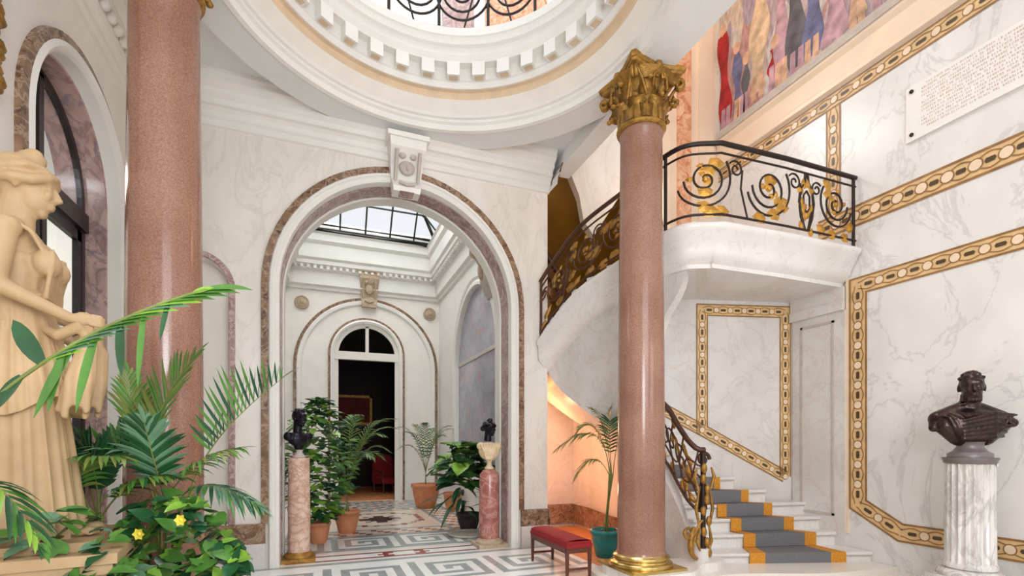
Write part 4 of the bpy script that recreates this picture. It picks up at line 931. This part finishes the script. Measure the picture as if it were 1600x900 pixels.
# ---------------------------------------------------------------- sculpted pieces
def sculpt(mb, name, mat, parent=None, vox=.012, sm=3):
    o = mb.build(name, [mat], parent)
    r = o.modifiers.new('r', 'REMESH'); r.mode = 'VOXEL'; r.voxel_size = vox; r.use_smooth_shade = True
    s = o.modifiers.new('s', 'SMOOTH'); s.factor = .5; s.iterations = sm
    dg = bpy.context.evaluated_depsgraph_get(); me = bpy.data.meshes.new_from_object(o.evaluated_get(dg)); o.modifiers.clear()
    if not len(me.materials): me.materials.append(M[mat])
    o.data = me; me.name = name
    for p in me.polygons: p.use_smooth = True
    return o
def head(mb, c, s=1, hair='short', R=None):
    """head facing -Y, centre c, s=1 gives about 0.24 m height"""
    R = R or Matrix.Identity(3); c = V3(c); T = lambda x, y, z: c+R @ (V3((x, y, z))*s)
    def E_(p, r): mb.ball(T(*p), tuple(q*s for q in r), 14, 10, rot=R)
    E_((0, .01, .03), (.078, .098, .092)); E_((0, -.03, -.03), (.060, .068, .082)); E_((0, -.062, -.094), (.028, .024, .022))
    E_((0, -.084, .035), (.055, .018, .03)); mb.tube([T(0, -.098, .022), T(0, -.118, -.022), T(0, -.100, -.03)], [.009*s, .015*s, .012*s], 8)
    E_((.03, -.085, -.015), (.022, .016, .022)); E_((-.03, -.085, -.015), (.022, .016, .022))
    E_((.028, -.088, .012), (.013, .008, .007)); E_((-.028, -.088, .012), (.013, .008, .007))
    E_((0, -.098, -.053), (.023, .010, .006)); E_((0, -.094, -.066), (.019, .010, .007))
    E_((.078, .01, -.0), (.008, .018, .03)); E_((-.078, .01, 0), (.008, .018, .03))
    mb.tube([T(0, .02, -.04), T(0, .03, -.19)], [.056*s, .06*s], 14)
    if hair == 'bun':
        E_((0, .02, .06), (.088, .10, .082))
        for k in range(9):
            a = -1.5+k*.37; mb.tube([T(.03*math.sin(a)*1.2, -.075, .085), T(.088*math.sin(a), -.02, .075+.03*math.cos(a)), T(.085*math.sin(a), .07, .04+.03*math.cos(a)), T(.03*math.sin(a), .115, .01)], .014*s, 6)
        E_((0, .125, .01), (.05, .045, .045)); E_((0, -.01, .135), (.045, .05, .035)); E_((.02, -.02, .155), (.02, .03, .02)); E_((-.02, -.02, .155), (.02, .03, .02))
        for sg in (-1, 1): mb.tube([T(0, -.095, .075), T(sg*.05, -.085, .055), T(sg*.08, -.04, .02), T(sg*.085, .02, .01), T(sg*.05, .1, 0)], [.016*s, .02*s, .022*s, .022*s, .02*s], 8)
    else:
        for k in range(40):
            a = random.uniform(0, 2*PI); t = random.uniform(.1, 1.15); p = (.076*math.sin(t)*math.cos(a), .012+.094*math.sin(t)*math.sin(a), .035+.092*math.cos(t))
            if p[1] < -.05 and p[2] < .08: continue
            E_(p, (.017, .017, .014))
# the draped statue
st_rz = math.radians(98)
sx_, sy_ = -1.40, 3.22
SB = 1.02
stt = empty('draped_statue', (sx_, sy_, SB), 'life size cream stone statue of a draped woman in profile at the far left', 'statue', rz=st_rz)
mb = MB()
mb.ball((0, .01, 1.42), (.15, .095, .15), 16, 10); mb.ball((0, .0, 1.24), (.125, .09, .15), 16, 10); mb.ball((0, .01, 1.04), (.165, .12, .16), 16, 10)
for sg in (-1, 1):
    mb.ball((sg*.07, -.10, 1.38), (.066, .060, .064), 14, 8); mb.cone((sg*.08, .01, 1.545), (sg*.18, .01, 1.50), .045, .058)
mb.cone((0, .02, 1.50), (0, 0, 1.66), .068, .052)
head(mb, (0, -.01, 1.765), 1.16, 'bun', Matrix.Rotation(.10, 3, 'X'))
ha, hb_ = [(.19, .01, 1.49), (.235, .05, 1.22), (.19, -.20, 1.12)], [(-.19, .01, 1.49), (-.235, .03, 1.22), (-.17, -.22, 1.10)]
for A in (ha, hb_):
    sg = 1 if A[0][0] > 0 else -1
    mb.cone(A[0], A[1], .054, .042); mb.cone(A[1], A[2], .042, .027)
    hx, hy, hz = A[2]; mb.ball((hx, hy-.045, hz), (.018, .045, .034), 10, 8)
    for k in range(4): mb.tube([(hx, hy-.08, hz+.026-.017*k), (hx-sg*.012, hy-.118, hz+.024-.018*k), (hx-sg*.036, hy-.128, hz+.018-.018*k), (hx-sg*.046, hy-.108, hz+.014-.017*k)], [.0095, .0088, .008, .007], 6)
    mb.tube([(hx-sg*.012, hy-.03, hz+.03), (hx-sg*.032, hy-.06, hz+.036), (hx-sg*.04, hy-.09, hz+.024)], [.011, .0095, .007], 6)
sculpt(mb, 'body', 'statue_stone', stt, .009, 2)
def fold(a, k, z):                                       # sharp irregular pleats
    v = 0
    for f, p, w_ in ((13, .4, 1), (21, 1.9, .6), (7, 2.6, .7)): v += w_*(1-abs(math.sin(.5*(f*a+p+k+.5*math.sin(z*3+f))))**.6*2)
    return v/2.3
def draped(z0, z1, rx0, rx1, ry0, ry1, amp0, amp1, k, hem=0, cy0=0, cy1=0, N=200, nz=24):
    rows = []
    for i in range(nz+1):
        t = i/nz; rx, ry, am = rx0+(rx1-rx0)*t, ry0+(ry1-ry0)*t, amp0+(amp1-amp0)*t; rw = []
        for j in range(N):
            a = 2*PI*j/N; f = 1+am*fold(a, k, t); z = z0+(z1-z0)*t+hem*(1-t)*math.sin(3*a+k)
            rw.append((rx*f*math.cos(a), cy0+(cy1-cy0)*t+ry*f*math.sin(a), z))
        rows.append(rw)
    m_ = MB(); m_.grid(rows, 0, True, True); m_.add(rows[0], [list(range(N))[::-1]]); m_.add(rows[-1], [list(range(N))]); return m_
draped(0, 1.06, .235, .165, .235, .125, .13, .03, 0, 0, -.03, 0).build('skirt', ['statue_stone'], stt)
draped(.66, 1.22, .235, .140, .215, .105, .12, .04, 2.2, .05, -.03, 0).build('overfold', ['statue_stone'], stt)
mb = draped(1.18, 1.34, .150, .150, .110, .115, .05, .03, 4.1, 0, 0, 0, nz=8)
mb.ball((0, -.0, 1.37), (.158, .105, .10), 16, 10)
for sg in (-1, 1): mb.ball((sg*.07, -.105, 1.375), (.074, .066, .070), 14, 8)
for k in range(9):
    x = -.12+.03*k; c_ = abs(k-4)/4
    mb.tube([(x*.8, -.12-.02*(c_ > .2), 1.45-.02*(1-c_)), (x, -.165+.02*(1-c_)+.02*c_, 1.38), (x*.9, -.125, 1.28), (x*.95, -.115, 1.19)], [.008, .013, .013, .015], 6)
for sg in (-1, 1):
    for q in range(3): mb.tube([(sg*(.06+.025*q), -.125+.01*q, 1.43), (sg*(.10+.02*q), -.07, 1.51), (sg*(.12+.018*q), -.0, 1.553), (sg*(.11+.02*q), .07, 1.50)], [.010, .013, .012, .012], 6)
mb.tube([(.155*math.cos(a), .115*math.sin(a), 1.215+.006*math.sin(3*a)) for a in [2*PI*j/24 for j in range(25)]], .014, 8)
sculpt(mb, 'bodice', 'statue_stone', stt, .008, 1)
for (hx, hy, hz), nm in ((ha[2], 0), (hb_[2], 1)):
    sg = 1 if nm == 0 else -1; mb = MB()
    for k in range(7):
        a = k*.9; mb.tube([(hx-sg*.02, hy-.08+.008*k, hz-.01), (hx+.018*math.cos(a), hy-.07+.025*math.sin(a), hz-.14), (hx+.03*math.cos(a+.4), hy-.04+.045*math.sin(a+.4), hz-.30), (hx+.035*math.cos(a+.9), hy-.01+.055*math.sin(a+.9), hz-.44-.03*(k % 3))], [.012, .018, .021, .016], 8)
    mb.tube([(hx, hy-.05, hz-.03), (hx*.9, hy+.05, hz-.09), (hx*.6, hy+.12, hz-.05)], [.03, .03, .02], 8)
    sculpt(mb, 'held_cloth', 'statue_stone', stt, .010, 1)
for sg in (-1, 1):
    mb = MB(); mb.ball((sg*.09, -.22, .03), (.042, .09, .03), 12, 8)
    for k in range(5): mb.ball((sg*(.09+.017*(k-2)), -.305+.006*abs(k-1), .018), (.010, .018, .011), 8, 6)
    sculpt(mb, 'foot', 'statue_stone', stt, .006, 1)
mb = MB(); mb.box((-.3, -.34, -.04), (.3, .28, 0)); mb.build('statue_base', ['statue_stone'], stt)
pd = empty('statue_pedestal', (sx_, sy_, 0), 'square cream stone pedestal under the draped statue', 'pedestal', rz=st_rz)
mb = MB(); mb.box((-.36, -.38, .12), (.36, .34, .84)); mb.build('die', ['statue_stone'], pd)
mb = MB()
for a, z0, z1 in ((.42, 0, .06), (.40, .06, .12)): mb.box((-a, -a-.02, z0), (a, a-.04, z1))
mb.build('foot_moulding', ['statue_stone'], pd); mb = MB()
for a, z0, z1 in ((.38, .84, .88), (.41, .88, .93), (.43, .93, .98)): mb.box((-a, -a-.02, z0), (a, a-.04, z1))
mb.build('cap_moulding', ['statue_stone'], pd)

def armless_bust(root, s, mat_head, mat_body, hair='short', turn=0, shoulders=.24, draped=False):
    R = Matrix.Rotation(turn, 3, 'Z'); hb = MB(); head(hb, (0, 0, .52*s+.02), s, hair, R)
    if mat_head == mat_body: tb = hb
    else: tb = MB()
    tb.ball((0, .02, .22*s), (shoulders*.72*s, .11*s, .15*s), 16, 10)
    for sg in (-1, 1): tb.ball((sg*shoulders*.72*s, .02*s, .26*s), (.085*s, .08*s, .09*s), 12, 8)
    tb.cone((0, .03*s, .28*s), (0, .02*s, .42*s), .085*s, .058*s); tb.cone((0, .02*s, .12*s), (0, .02*s, .0), .10*s, .045*s)
    if draped:
        for k in range(10): tb.tube([((-.22+.04*k)*s, -.09*s, .33*s), ((-.17+.035*k)*s, -.12*s, .24*s), ((-.1+.025*k)*s, -.1*s, .12*s)], .018*s, 6)
    if tb is not hb: sculpt(tb, 'torso', mat_body, root, .008, 2)
    sculpt(hb, 'head' if tb is not hb else 'figure', mat_head, root, .007, 1)
# pedestals and busts in the arch
def pedestal(loc, h, r, mat, base, label, dome=False):
    p = empty('round_pedestal', loc, label, 'pedestal', 'pedestals under the busts in the great arch')
    mb = MB(); pr = [(r*1.02, .1), (r, .14), (r*1.03, h*.4), (r*.98, h-.03)]
    pr += [(r*.9, h+.0), (r*.6, h+.04), (r*.35, h+.06)] if dome else [(r*.99, h-.01), (r*.93, h)]
    mb.lathe(pr, seg=32); mb.build('shaft', [mat], p)
    mb = MB(); mb.box((-r*1.5, -r*1.5, 0), (r*1.5, r*1.5, .05)); mb.lathe([(r*1.4, .05), (r*1.42, .07), (r*1.3, .09), (r*1.15, .10), (r*1.1, .12)], seg=32); mb.build('base', [base], p)
    return p
pedestal((-.25, 6.88, 0), 1.31, .13, 'pedestal_pink', 'gilt_dark', 'pale pink marble cylindrical pedestal on a gilt base at the left side of the arch')
pedestal((2.30, 6.85, 0), 1.06, .145, 'pedestal_red', 'stone_tan', 'dark red marble cylindrical pedestal at the right side of the arch', True)
b1 = empty('bust', (-.25, 6.88, 1.312), 'black bronze bust with a small socle on the pale pink pedestal', 'bust', rz=.5)
mb = MB(); mb.lathe([(.075, 0), (.08, .02), (.05, .04), (.035, .08), (.05, .10)], seg=20); mb.build('socle', ['stone_grey'], b1)
sub = bpy.data.objects.new('t', None); 
hb = MB(); head(hb, (0, 0, .50), .95, 'short', Matrix.Rotation(.3, 3, 'Z'))
hb.ball((0, .02, .24), (.14, .09, .10), 14, 8); hb.cone((0, .02, .24), (0, .02, .1), .09, .045)
for sg in (-1, 1): hb.ball((sg*.13, .02, .27), (.06, .06, .06), 10, 8)
sculpt(hb, 'figure', 'black_bronze', b1, .008, 1)
b2 = empty('bust', (2.30, 6.85, 1.12), 'bust with a dark bronze head and cream marble shoulders on the dark red pedestal', 'bust', rz=-.3)
mb = MB(); mb.lathe([(.07, 0), (.07, .02), (.04, .05), (.03, .09), (.05, .12)], seg=20); mb.build('socle', ['bust_marble'], b2)
mb = MB(); mb.ball((0, .0, .26), (.155, .10, .14), 14, 10); mb.cone((0, 0, .25), (0, 0, .1), .10, .035)
for sg in (-1, 1): mb.ball((sg*.12, 0, .33), (.065, .06, .06), 10, 8)
for k in range(6): mb.tube([(-.12+.045*k, -.08, .36), (-.08+.03*k, -.11, .26), (-.04+.015*k, -.09, .14)], .014, 6)
sculpt(mb, 'torso', 'bust_marble', b2, .008, 1)
hb = MB(); head(hb, (0, -.01, .58), .92, 'bun', Matrix.Rotation(.9, 3, 'Z')); sculpt(hb, 'head', 'black_bronze', b2, .007, 1)
# big bronze bust on the grey fluted pedestal at the right
BP = V3((5.86, 2.86, 0))
pr_ = empty('fluted_pedestal', BP, 'grey veined marble fluted column pedestal against the right wall', 'pedestal', rz=0)
mb = MB(); rows = []
for r_, z in ((.205, .30), (.205, .34), (.192, .36), (.188, 1.0), (.186, 1.30)):
    rows.append([(rr*math.cos(2*PI*j/240), rr*math.sin(2*PI*j/240), z) for j in range(240) for rr in [r_*(1-(.10*abs(math.sin(j*PI/12)) if z > .35 else 0))]])
mb.grid(rows, 0, True, True); mb.build('shaft', ['pedestal_grey'], pr_)
mb = MB(); mb.box((-.27, -.27, 0), (.27, .27, .18)); mb.box((-.25, -.25, .18), (.25, .25, .22)); mb.lathe([(.25, .22), (.255, .24), (.24, .27), (.2, .285), (.19, .30)], seg=40); mb.build('base', ['pedestal_grey'], pr_)
mb = MB(); mb.lathe([(.186, 1.30), (.2, 1.31), (.2, 1.33), (.21, 1.34), (.21, 1.36)], seg=40); mb.build('cap', ['bronze_socle'], pr_)
mb = MB(); mb.M = Matrix.Rotation(math.radians(-64), 4, 'Z'); mb.box((.187, -.045, 1.28), (.195, .045, 1.33)); mb.build('name_card', ['tile_white'], pr_, label='small blank white card')
bb = empty('bust', BP+V3((0, 0, 1.361)), 'dark bronze bust of a robed bearded man on the fluted pedestal by the right wall', 'bust', rz=math.radians(-38))
mb = MB(); mb.lathe([(.17, 0), (.17, .035), (.13, .06), (.10, .10), (.11, .14), (.12, .15)], seg=32); mb.build('socle', ['bronze_socle'], bb)
mb = MB(); mb.ball((0, .0, .33), (.25, .14, .15), 18, 12); mb.ball((0, 0, .24), (.17, .12, .11), 16, 10)
for sg in (-1, 1):
    mb.cone((sg*.05, .02, .47), (sg*.24, .03, .37), .075, .085); mb.cone((sg*.24, .03, .37), (sg*(.33 if sg > 0 else .29), .0, .29 if sg < 0 else .33), .085, .045)
    mb.cone((sg*.2, -.02, .30), (sg*.1, -.02, .20), .09, .09)
mb.cone((0, .02, .46), (0, 0, .58), .085, .072); mb.cone((0, 0, .20), (0, 0, .12), .12, .10)
for k in range(9): mb.tube([(-.26+.07*k*.9, -.06, .45-.012*abs(k-4)), (-.24+.06*k+.02, -.13, .38-.01*k), (-.19+.045*k+.01, -.145, .28), (-.12+.03*k, -.11, .18)], [.012, .022, .024, .012], 6)
for k in range(6): mb.tube([(-.30+.02*k, -.04, .40-.03*k), (-.12, -.15, .35-.035*k), (.12, -.15, .42-.045*k), (.34-.02*k, -.05, .40-.04*k)], [.010, .020, .022, .012], 6)
head(mb, (0, -.03, .665), 1.24, 'short', Matrix.Rotation(-.3, 3, 'Z'))
Rh = Matrix.Rotation(-.55, 3, 'Z')
for k in range(18):                                      # beard
    a = -1.1+2.2*(k % 6)/5; z = .61-.022*(k//6); p = Rh @ V3((.062*math.sin(a), -.072*math.cos(a)-.012, 0)); mb.ball((p.x*1.1, p.y*1.15-.03, z-.02), .022, 8, 6)
sculpt(mb, 'figure', 'bronze', bb, .009, 1); bb.scale = (1.0, 1.0, 1.0)

# gilded garland at the extreme left on the wall
mb = MB(); rn = random.Random(5)
for k in range(34): mb.ball((XL+.07, 3.99+.03*math.sin(k*1.7), 3.7+.055*k), (.05, rn.uniform(.045, .085), .045), 8, 6)
mb.tube([(XL+.03, 3.99, 3.66), (XL+.03, 3.99, 5.5)], .02, 6)
solid('wall_garland', mb, ['gilt_dark'], 'carved gilded garland hanging down the left wall beside the arch', 'garland')

# ---------------------------------------------------------------- plants
def blade(mb, p, d, nrm_, L, wd, droop, m=0, seg=4):
    p, d = V3(p), V3(d).normalized(); side = d.cross(V3(nrm_)); side = side.normalized() if side.length > 1e-4 else V3((1, 0, 0))
    Lr, Cr, Rr = [], [], []
    for i in range(seg+1):
        t = i/seg; c = p+d*(L*t)+V3((0, 0, -droop*L*t*t)); ww = wd*(math.sin(PI*min(1, .12+t*.88))**.7) if t < 1 else 0
        up = side.cross(d)*(ww*.35); Lr.append(c+side*ww+up); Cr.append(c); Rr.append(c-side*ww+up)
    mb.grid([Lr, Cr, Rr], m, True)
def frond(mb, p0, p1, p2, n=22, L=.3, wd=.012, spread=1.0, droop=.35, stem=.006, mats=(0, 0), start=.25, smat=1, rn=random, lift=0.):
    pts = bez(p0, p1, p2, 24); mb.tube(pts, [stem*(1-.7*i/24) for i in range(25)], 5, smat)
    for k in range(n):
        t = start+(1-start)*k/(n-1); i = min(23, int(t*24)); c = pts[i].lerp(pts[i+1], t*24-i); T = (pts[i+1]-pts[i]).normalized()
        s = T.cross(V3((0, 0, 1))); s = s.normalized() if s.length > .05 else V3((CA, -SA, 0)); N_ = s.cross(T).normalized()
        env = math.sin(PI*(.18+.72*(k/(n-1))))
        for sg in (-1, 1):
            a = spread*(1-.55*k/(n-1)); d = T*math.cos(a)+s*sg*math.sin(a)+N_*(.15+lift)+V3((rn.uniform(-.06, .06) for _ in range(3)))
            blade(mb, c, d, N_, L*env*rn.uniform(.85, 1.1), wd, droop*rn.uniform(.7, 1.3), rn.choice(mats))
        if k == n-1: blade(mb, c, T, N_, L*.5, wd, .1, mats[0])
def heart(mb, c, d, up, s, m=0):
    d = V3(d).normalized(); up = V3(up).normalized(); sd = d.cross(up).normalized(); up = sd.cross(d); c = V3(c)
    o = [(0, 0), (.30, -.18), (.48, .08), (.46, .38), (.28, .72), (0, 1.08)]
    mid = [(0, 0), (0, 0.02), (0, .2), (0, .45), (0, .75), (0, 1.08)]
    P = lambda x, y, b=0: c+sd*x*s+d*y*s+up*(b-.18*y*y)*s
    mb.grid([[P(-x, y, .10) for x, y in o], [P(x, y) for x, y in mid], [P(x, y, .10) for x, y in o]], m, True)
LM = ['leaf_mid', 'stem_green', 'leaf_dark', 'leaf_bright', 'leaf_olive', 'leaf_blue', 'leaf_brown']
def pot(root, r, h, mat, name='pot', rim=True):
    mb = MB(); mb.lathe([(r*.62, 0), (r*.7, .02), (r*.95, h*.6), (r*1.0, h*.85)]+([(r*1.08, h*.86), (r*1.08, h), (r*.96, h), (r*.92, h*.86)] if rim else [(r*.97, h), (r*.9, h), (r*.88, h*.85)]), seg=28, cap=False)
    mb.add([(r*.62*math.cos(2*PI*j/28), r*.62*math.sin(2*PI*j/28), 0) for j in range(28)], [list(range(28))]); pt_ = mb.build(name, [mat], root)
    mb = MB(); mb.add([(r*.93*math.cos(2*PI*j/28), r*.93*math.sin(2*PI*j/28), h*.88) for j in range(28)], [list(range(28))]); mb.build('soil', ['soil'], pt_)
def plant(name, base, label, cat_, fronds=(), potr=.2, poth=.35, pmat='terracotta', extra=None, crown=None, group=None):
    r = empty(name, base, label, cat_, group)
    pot(r, potr, poth, pmat); mb = MB(); st_ = MB()
    for f in fronds:
        kw = dict(f[3]) if len(f) > 3 else {}
        p0, p1, p2 = (V3(q) for q in f[:3]); frond(mb, p0, p1, p2, **kw)
        st_.tube(bez(V3(base)+V3((random.uniform(-.04, .04), random.uniform(-.04, .04), poth*.85)), V3((base[0]*.5+p0.x*.5, base[1]*.5+p0.y*.5, p0.z*.7+base[2]*.3)), p0, 8), .009, 5)
    if extra: extra(mb)
    if mb.v: local(mb, r).build('foliage', LM, r)
    if st_.v: local(st_, r).build('stem', ['stem_green'], r)
    return r
# foreground left: several palms and a leafy bush
rn = random.Random(21)
D1 = 3.25
c1 = at(255, 800, D1)
plant('potted_palm', (c1.x, c1.y, 0), 'feathery green palm in front of the left column with one frond arching right', 'potted plant', [
    (at(300, 760, 3.2), at(325, 680, 3.2), at(440, 592, 3.25), dict(n=20, L=.30, wd=.011, droop=-.05, mats=(0, 2), start=.35, spread=1.1, lift=.9)),
    (at(285, 775, 3.1), at(320, 735, 3.0), at(402, 790, 3.0), dict(n=20, L=.24, wd=.012, droop=.5, mats=(5, 2, 0))),
    (at(245, 770, 3.3), at(215, 660, 3.3), at(302, 560, 3.3), dict(n=22, L=.34, wd=.012, droop=.1, mats=(4, 0), spread=.8)),
    (at(240, 780, 3.2), at(215, 700, 3.1), at(200, 590, 3.2), dict(n=22, L=.30, wd=.012, droop=.2, mats=(0, 4), spread=.8)),
    (at(250, 780, 3.1), at(220, 690, 2.9), at(150, 710, 2.9), dict(n=20, L=.28, wd=.012, droop=.4, mats=(0, 5))),
    (at(260, 780, 3.0), at(300, 710, 2.9), at(372, 700, 3.0), dict(n=20, L=.22, wd=.011, droop=.6, mats=(0, 4))),
    (at(260, 790, 3.0), at(240, 720, 2.8), at(225, 660, 2.7), dict(n=20, L=.26, wd=.013, droop=.2, mats=(5, 2))),
], .22, .4, 'terracotta')
c2 = at(150, 830, 3.0)
plant('potted_palm', (c2.x, c2.y, 0), 'dark green fan-like palm beside the statue pedestal', 'potted plant', [
    (at(150, 800, 3.0), at(135, 720, 2.9), at(72, 672, 2.9), dict(n=20, L=.30, wd=.018, droop=.2, mats=(2,), spread=.9)),
    (at(155, 800, 3.0), at(160, 720, 3.0), at(205, 665, 3.0), dict(n=18, L=.28, wd=.017, droop=.2, mats=(2, 0), spread=.9)),
    (at(150, 805, 2.9), at(110, 750, 2.8), at(62, 775, 2.8), dict(n=18, L=.24, wd=.016, droop=.5, mats=(2,))),
    (at(155, 800, 2.9), at(150, 720, 2.8), at(130, 690, 2.8), dict(n=18, L=.26, wd=.018, droop=.1, mats=(2,), spread=.9)),
    (at(160, 805, 2.9), at(200, 740, 2.8), at(262, 745, 2.8), dict(n=18, L=.24, wd=.014, droop=.5, mats=(2, 0, 4))),
    (at(145, 805, 2.8), at(90, 700, 2.7), at(190, 715, 2.6), dict(n=18, L=.26, wd=.012, droop=.5, mats=(4, 0))),
], .2, .4, 'dark_pot')
c3 = at(-70, 760, 1.75)
def big_leaves(mb):
    pts = bez(at(-80, 690, 1.7), at(80, 520, 1.65), at(322, 452, 1.7), 24); mb.tube(pts, [.008*(1-.6*i/24) for i in range(25)], 6, 1)
    for (i, px, py, wd) in ((13, 52, 648, .02), (10, 20, 495, .032), (15, 118, 640, .018), (17, 190, 585, .017), (19, 215, 600, .012), (21, 250, 530, .010), (8, -10, 640, .025), (12, 75, 640, .018)):
        c = pts[i]; e = at(px, py, 1.68); blade(mb, c, (e-c), V3((-SA, -CA, 0.2)), (e-c).length, wd, .05, rn.choice((0, 2, 0)), 6)
    for i in range(10, 25):
        blade(mb, pts[i], (pts[min(24, i+1)]-pts[i-1]).normalized()+V3((0, 0, -.12)), V3((-SA, -CA, .5)), .16, .012, .2, rn.choice((0, 3, 5)), 5)
    blade(mb, pts[23], pts[24]-pts[22], V3((-SA, -CA, .5)), .07, .012, .05, 3, 5)
plant('potted_palm', (c3.x, c3.y, 0), 'nearest palm at the left edge whose long frond crosses in front of the statue', 'potted plant', [
    (at(-60, 780, 1.9), at(-20, 700, 1.9), at(62, 850, 1.9), dict(n=12, L=.16, wd=.012, droop=.5, mats=(0, 3, 2))),], .18, .5, 'terracotta', big_leaves)
def bush(x0, x1, ytop, ybot, d0, d1, n, size, mats, seed):
    def fn(mb):
        q = random.Random(seed)
        for _ in range(n):
            fx = q.random(); x = x0+(x1-x0)*fx; yt = ytop+(ybot-ytop)*(abs(fx-.5)*2)**2.5*.55; y = yt+(ybot-yt)*q.random()**1.1; d = q.uniform(d0, d1)
            c = at(x, y, d); dr_ = V3((q.uniform(-1, 1), q.uniform(-1.2, .3), q.uniform(-.6, .5)))
            heart(mb, c, dr_, (q.uniform(-.3, .3)-.2, q.uniform(-.8, -.1), 1), size*q.uniform(.7, 1.3), q.choice(mats))
    return fn
c4 = at(260, 860, 2.95)
plant('leafy_bush', (c4.x, c4.y, 0), 'low bushy plant with glossy heart-shaped leaves in the bottom left foreground', 'potted plant', (), .3, .45, 'terracotta', bush(150, 385, 775, 990, 2.6, 3.2, 420, .085, (2, 0, 0, 3, 2), 4))
c5 = at(130, 880, 2.5)
plant('leafy_bush', (c5.x, c5.y, 0), 'grey-green leafy plant at the foot of the statue pedestal', 'potted plant', (), .24, .4, 'dark_pot', bush(-30, 225, 795, 1010, 2.25, 2.75, 330, .085, (5, 0, 2, 5, 0, 0), 9))
for k, (px, py) in enumerate(((218, 834), (283, 812))):
    mb = MB(); c = at(px, py, 2.6)
    for j in range(6): a = j*PI/3; blade(mb, c, (math.cos(a)*CA, -math.cos(a)*SA-.3, math.sin(a)), (-SA, -CA, 0), .035, .013, .05, 0, 3)
    mb.ball(c, .012, 8, 6); solid('yellow_flower', mb, ['flower_yellow'], ('small yellow flower on the bush, the left one of two', 'small yellow flower on the bush, the right one nearer the column')[k], 'flower', 'yellow flowers on the foreground bush')
# corridor plants
def cbush(cx, cy, z0, z1, r, n, size, mats, seed, long=False):
    def fn(mb):
        q = random.Random(seed)
        for _ in range(n):
            z = z0+(z1-z0)*q.random(); f = math.sin(PI*min(1, .15+.8*(z-z0)/(z1-z0))); a = q.uniform(0, 2*PI); rr = r*f*q.random()**.5
            c = V3((cx+rr*math.cos(a), cy+rr*math.sin(a), z)); d = V3((math.cos(a), math.sin(a), q.uniform(-.6, .6)))
            if long: blade(mb, c, d, (0, 0, 1), size*q.uniform(.7, 1.3), size*.09, .4, q.choice(mats))
            else: heart(mb, c, d, (0, -.2, 1), size*q.uniform(.7, 1.3), q.choice(mats))
    return fn
plant('potted_shrub', (-.02, 7.95, 0), 'tall bushy green shrub in a terracotta pot behind the pale pink pedestal', 'potted plant', (), .16, .32, 'terracotta', cbush(-.02, 7.95, .35, 2.15, .55, 760, .11, (0, 0, 2, 3), 31))
plant('potted_palm', (.42, 8.7, 0), 'feathery palm in a terracotta pot left of the corridor floor medallion', 'potted plant',
      [((.42, 8.7, .7), (.42+.25*math.cos(a), 8.7+.25*math.sin(a), 1.75+.2*e), (.42+(.72+.1*e)*math.cos(a), 8.7+.7*math.sin(a), 1.55+.35*e), dict(n=22, L=.24, wd=.011, droop=.35, mats=(0, 2, 4), start=.2)) for a, e in ((-.5, 1), (.1, .6), (.6, 1), (1.4, 1.3), (2.3, 1), (3.2, .8), (4.1, .9), (4.9, 1.1), (5.5, .2), (-.3, -.5), (.3, -.9), (-1, -.8))], .2, .38, 'terracotta')
plant('potted_palm', (2.28, 11.4, 0), 'slender palm in a large round terracotta pot to the right of the far doorway', 'potted plant',
      [((2.28, 11.4, .8), (2.28+.2*math.cos(a), 11.4+.2*math.sin(a), 1.7+.2*e), (2.28+.6*math.cos(a), 11.4+.5*math.sin(a), 1.5+.4*e), dict(n=18, L=.22, wd=.011, droop=.35, mats=(0, 4, 2), start=.2)) for a, e in ((.2, 1), (1, .9), (1.9, 1.1), (2.9, .9), (3.7, .6), (4.5, 1.1), (5.3, .4), (5.9, .8), (3.2, -.3))], .31, .56, 'terracotta')
r = empty('terracotta_pot', (2.72, 10.6, 0.0), 'smaller terracotta pot beside the large round one near the corridor right wall', 'pot'); pot(r, .2, .42, 'terracotta')
plant('leafy_plant', (2.38, 8.2, 0), 'broad-leaved dark green plant behind the dark red pedestal with drooping leaves', 'potted plant', (), .2, .3, 'dark_pot',
      lambda mb: (cbush(2.32, 8.2, .75, 1.5, .48, 120, .24, (0, 2, 2, 3), 77)(mb), cbush(2.25, 8.1, .35, .8, .4, 26, .4, (2,), 78, True)(mb)))
for s_ in ((2.38, 8.2),):
    mb = MB(); mb.lathe([(.3, 0), (.33, .01), (.34, .04), (.32, .04), (.3, .02)], (2.25, 7.75, .004), 28); solid('plant_saucer', mb, ['stone_grey'], 'grey round saucer on the mosaic floor below the drooping leaves', 'saucer')
# palm in the teal pot
TP = V3((3.5, 5.62, 0.006))
plant('potted_palm', TP, 'arching palm in a teal glazed pot behind the right column', 'potted plant', [
    (at(952, 740, 6.4), at(945, 640, 6.4), at(872, 700, 6.4), dict(n=24, L=.30, wd=.012, droop=.5, mats=(0, 4, 2))),
    (at(954, 740, 6.4), at(935, 640, 6.4), at(905, 672, 6.4), dict(n=20, L=.26, wd=.012, droop=.4, mats=(0, 3))),
    (at(958, 740, 6.4), at(965, 640, 6.4), at(1010, 680, 6.2), dict(n=20, L=.26, wd=.012, droop=.4, mats=(0, 2))),
    (at(953, 745, 6.4), at(930, 690, 6.4), at(900, 745, 6.4), dict(n=18, L=.24, wd=.012, droop=.5, mats=(4, 0))),
    (at(955, 740, 6.4), at(945, 650, 6.4), at(925, 640, 6.4), dict(n=18, L=.24, wd=.012, droop=.4, mats=(0, 2))),
    (at(956, 745, 6.4), at(950, 660, 6.4), at(955, 640, 6.4), dict(n=20, L=.24, wd=.012, droop=.3, mats=(2, 0))),
], .19, .36, 'teal_glaze')
